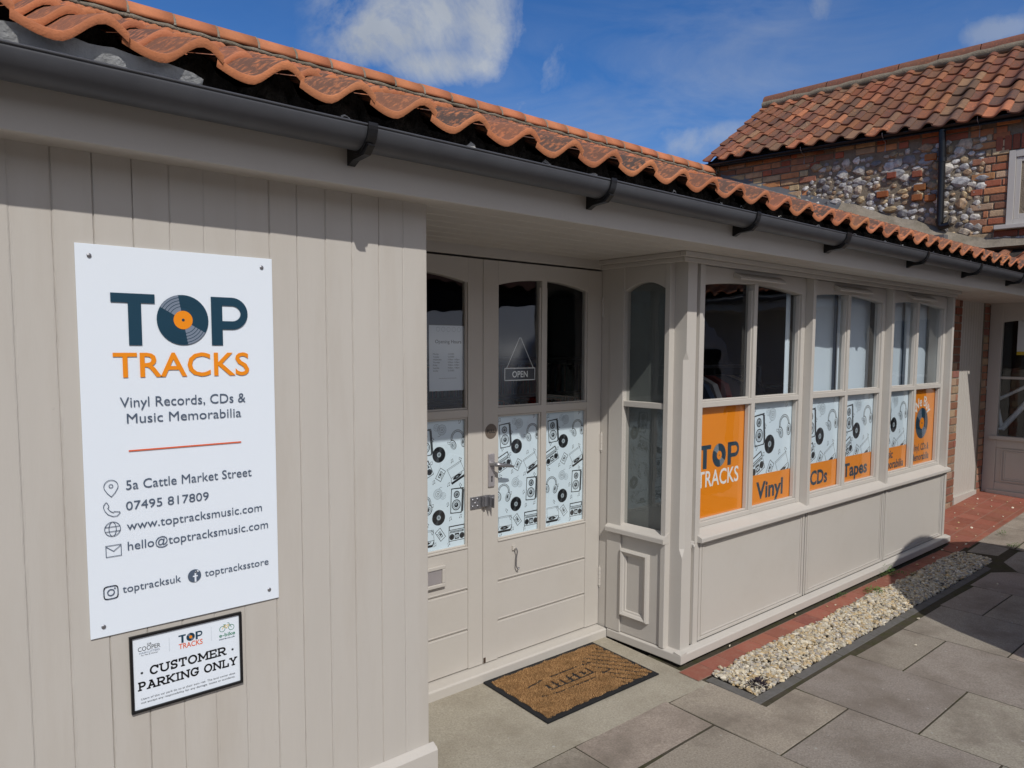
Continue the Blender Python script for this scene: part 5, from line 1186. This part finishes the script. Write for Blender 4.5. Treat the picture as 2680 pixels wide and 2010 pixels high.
# ================================================================== THE YARD BEHIND THE CAMERA (seen in the glass and by its shadow)
vn = thing('parked_van', 'white van parked in the yard, mirrored in the shop windows', 'van', (5.23, -1.49, -.05))
VW = 1.09
b = MB(); b.smooth = True
half_ = [(-1.06, .30), (-1.10, .60), (-1.105, 1.0), (-1.09, 1.30), (-1.0, 1.52), (-.88, 1.72), (-.55, 1.95), (-.25, 2.08), (-.08, 2.11)]
full = half_+[(-p[0], p[1]) for p in half_[::-1]]
st_ = [(0.0, .97, .12), (-.03, .99, .04), (-.10, 1, .01), (-.3, 1, 0), (-2.9, 1, 0), (-3.3, .985, .02)]
vs = []
for y, kx, kz in st_: vs += [(p[0]*kx, y-.06*max(0, (p[1]-1)/.93), (p[1]-1.0)*(1-kz*.5)+1.0) for p in full]
k2 = len(full); fs = [(j*k2+i, j*k2+(i+1) % k2, (j+1)*k2+(i+1) % k2, (j+1)*k2+i) for j in range(len(st_)-1) for i in range(k2)]
b.mesh(vs, fs); b.face(vs[:k2]); b.face(vs[-k2:])
b.prism([(-3.3, .3), (-3.3, 1.88), (-3.75, 1.15), (-4.4, .98), (-4.5, .8), (-4.5, .3)], 'x', -VW*.985, VW*.985)
van = b.build('body', 'van_white', vn, .012)
b = MB(); b.box(-.012, -.004, -.002, .012, .35, 1.8); b.box(-.10, -.03, -.01, .025, .98, 1.10); b.build('door_handle', 'black_plastic', vn, .004)
for sx_ in (-1, 1):
    b = MB(); b.face([(sx_*.12, .002, 1.18), (sx_*.72, .002, 1.18), (sx_*.68, -.04, 1.66), (sx_*.14, -.04, 1.66)]); o = b.build('rear_window', 'black_plastic', vn); o.location = (0, .012, 0)
    b = MB(); b.box(sx_*.86-.05, sx_*.86+.05, -.03, .022, .75, 1.2); b.build('tail_light', 'red_lens', vn, .01)
    b = MB(); b.face([(sx_*1.105, -2.3, 1.24), (sx_*1.095, -3.2, 1.24), (sx_*.90, -3.1, 1.70), (sx_*.91, -2.35, 1.70)]); b.build('side_window', 'black_plastic', vn)
    for y in (-.85, -3.6):
        b = MB(); b.tube([(sx_*.86, y, .31), (sx_*1.10, y, .31)], .31, 26); b.build('wheel', 'tyre', vn)
for sx_ in (-1, 1):
    b = MB(); b.box(sx_*1.108-.012, sx_*1.108+.012, -2.9, -.18, .62, .70); b.build('side_moulding', 'black_plastic', vn, .006)
    b = MB(); b.box(sx_*1.10-.004, sx_*1.10+.006, -2.28, -2.272, .42, 1.30); b.build('door_seam', 'black_plastic', vn)
    b = MB(); b.tube([(sx_*1.085, -.85+.40*math.cos(a), .31+.40*math.sin(a)) for a in np.linspace(0, math.pi, 15)], .03, 8); b.build('wheel_arch', 'black_plastic', vn)
    b = MB(); b.box(sx_*1.02, sx_*1.25, -3.22, -3.12, 1.08, 1.28); b.build('wing_mirror', 'black_plastic', vn, .03)
b = MB(); b.box(-.9, .9, -.06, .05, .28, .48); b.build('rear_bumper', 'black_plastic', vn, .02)
yb = thing('yard_building', 'low brick building across the yard, seen only in window reflections', 'building', (0, -11.5, 0))
b = MB(); b.box(-12, 22, -6, 0, -.16, 3.3); b.build('wall', 'yard_brick', yb)
b = MB(); b.smooth = True; n_ = 34*12; vs = []
for j, (y, z) in enumerate(((.35, 3.25), (-3.2, 5.2))): vs += [(-12+34*i/n_, y, z+.035*math.sin(i*2*math.pi/8)) for i in range(n_+1)]
b.mesh(vs, [(i, i+1, n_+1+i+1, n_+1+i) for i in range(n_)], (.36, .13, .07, .6)); b.face([(-12, -3.2, 5.2), (22, -3.2, 5.2), (22, -6.4, 3.3), (-12, -6.4, 3.3)], (.36, .13, .07, .6)); b.build('roof', 'tile', yb)
b = MB()
for x in (-6, -1, 4, 9, 14): b.box(x, x+1.2, -.01, .03, 1.0, 2.3)
b.build('window_row', 'black_plastic', yb)
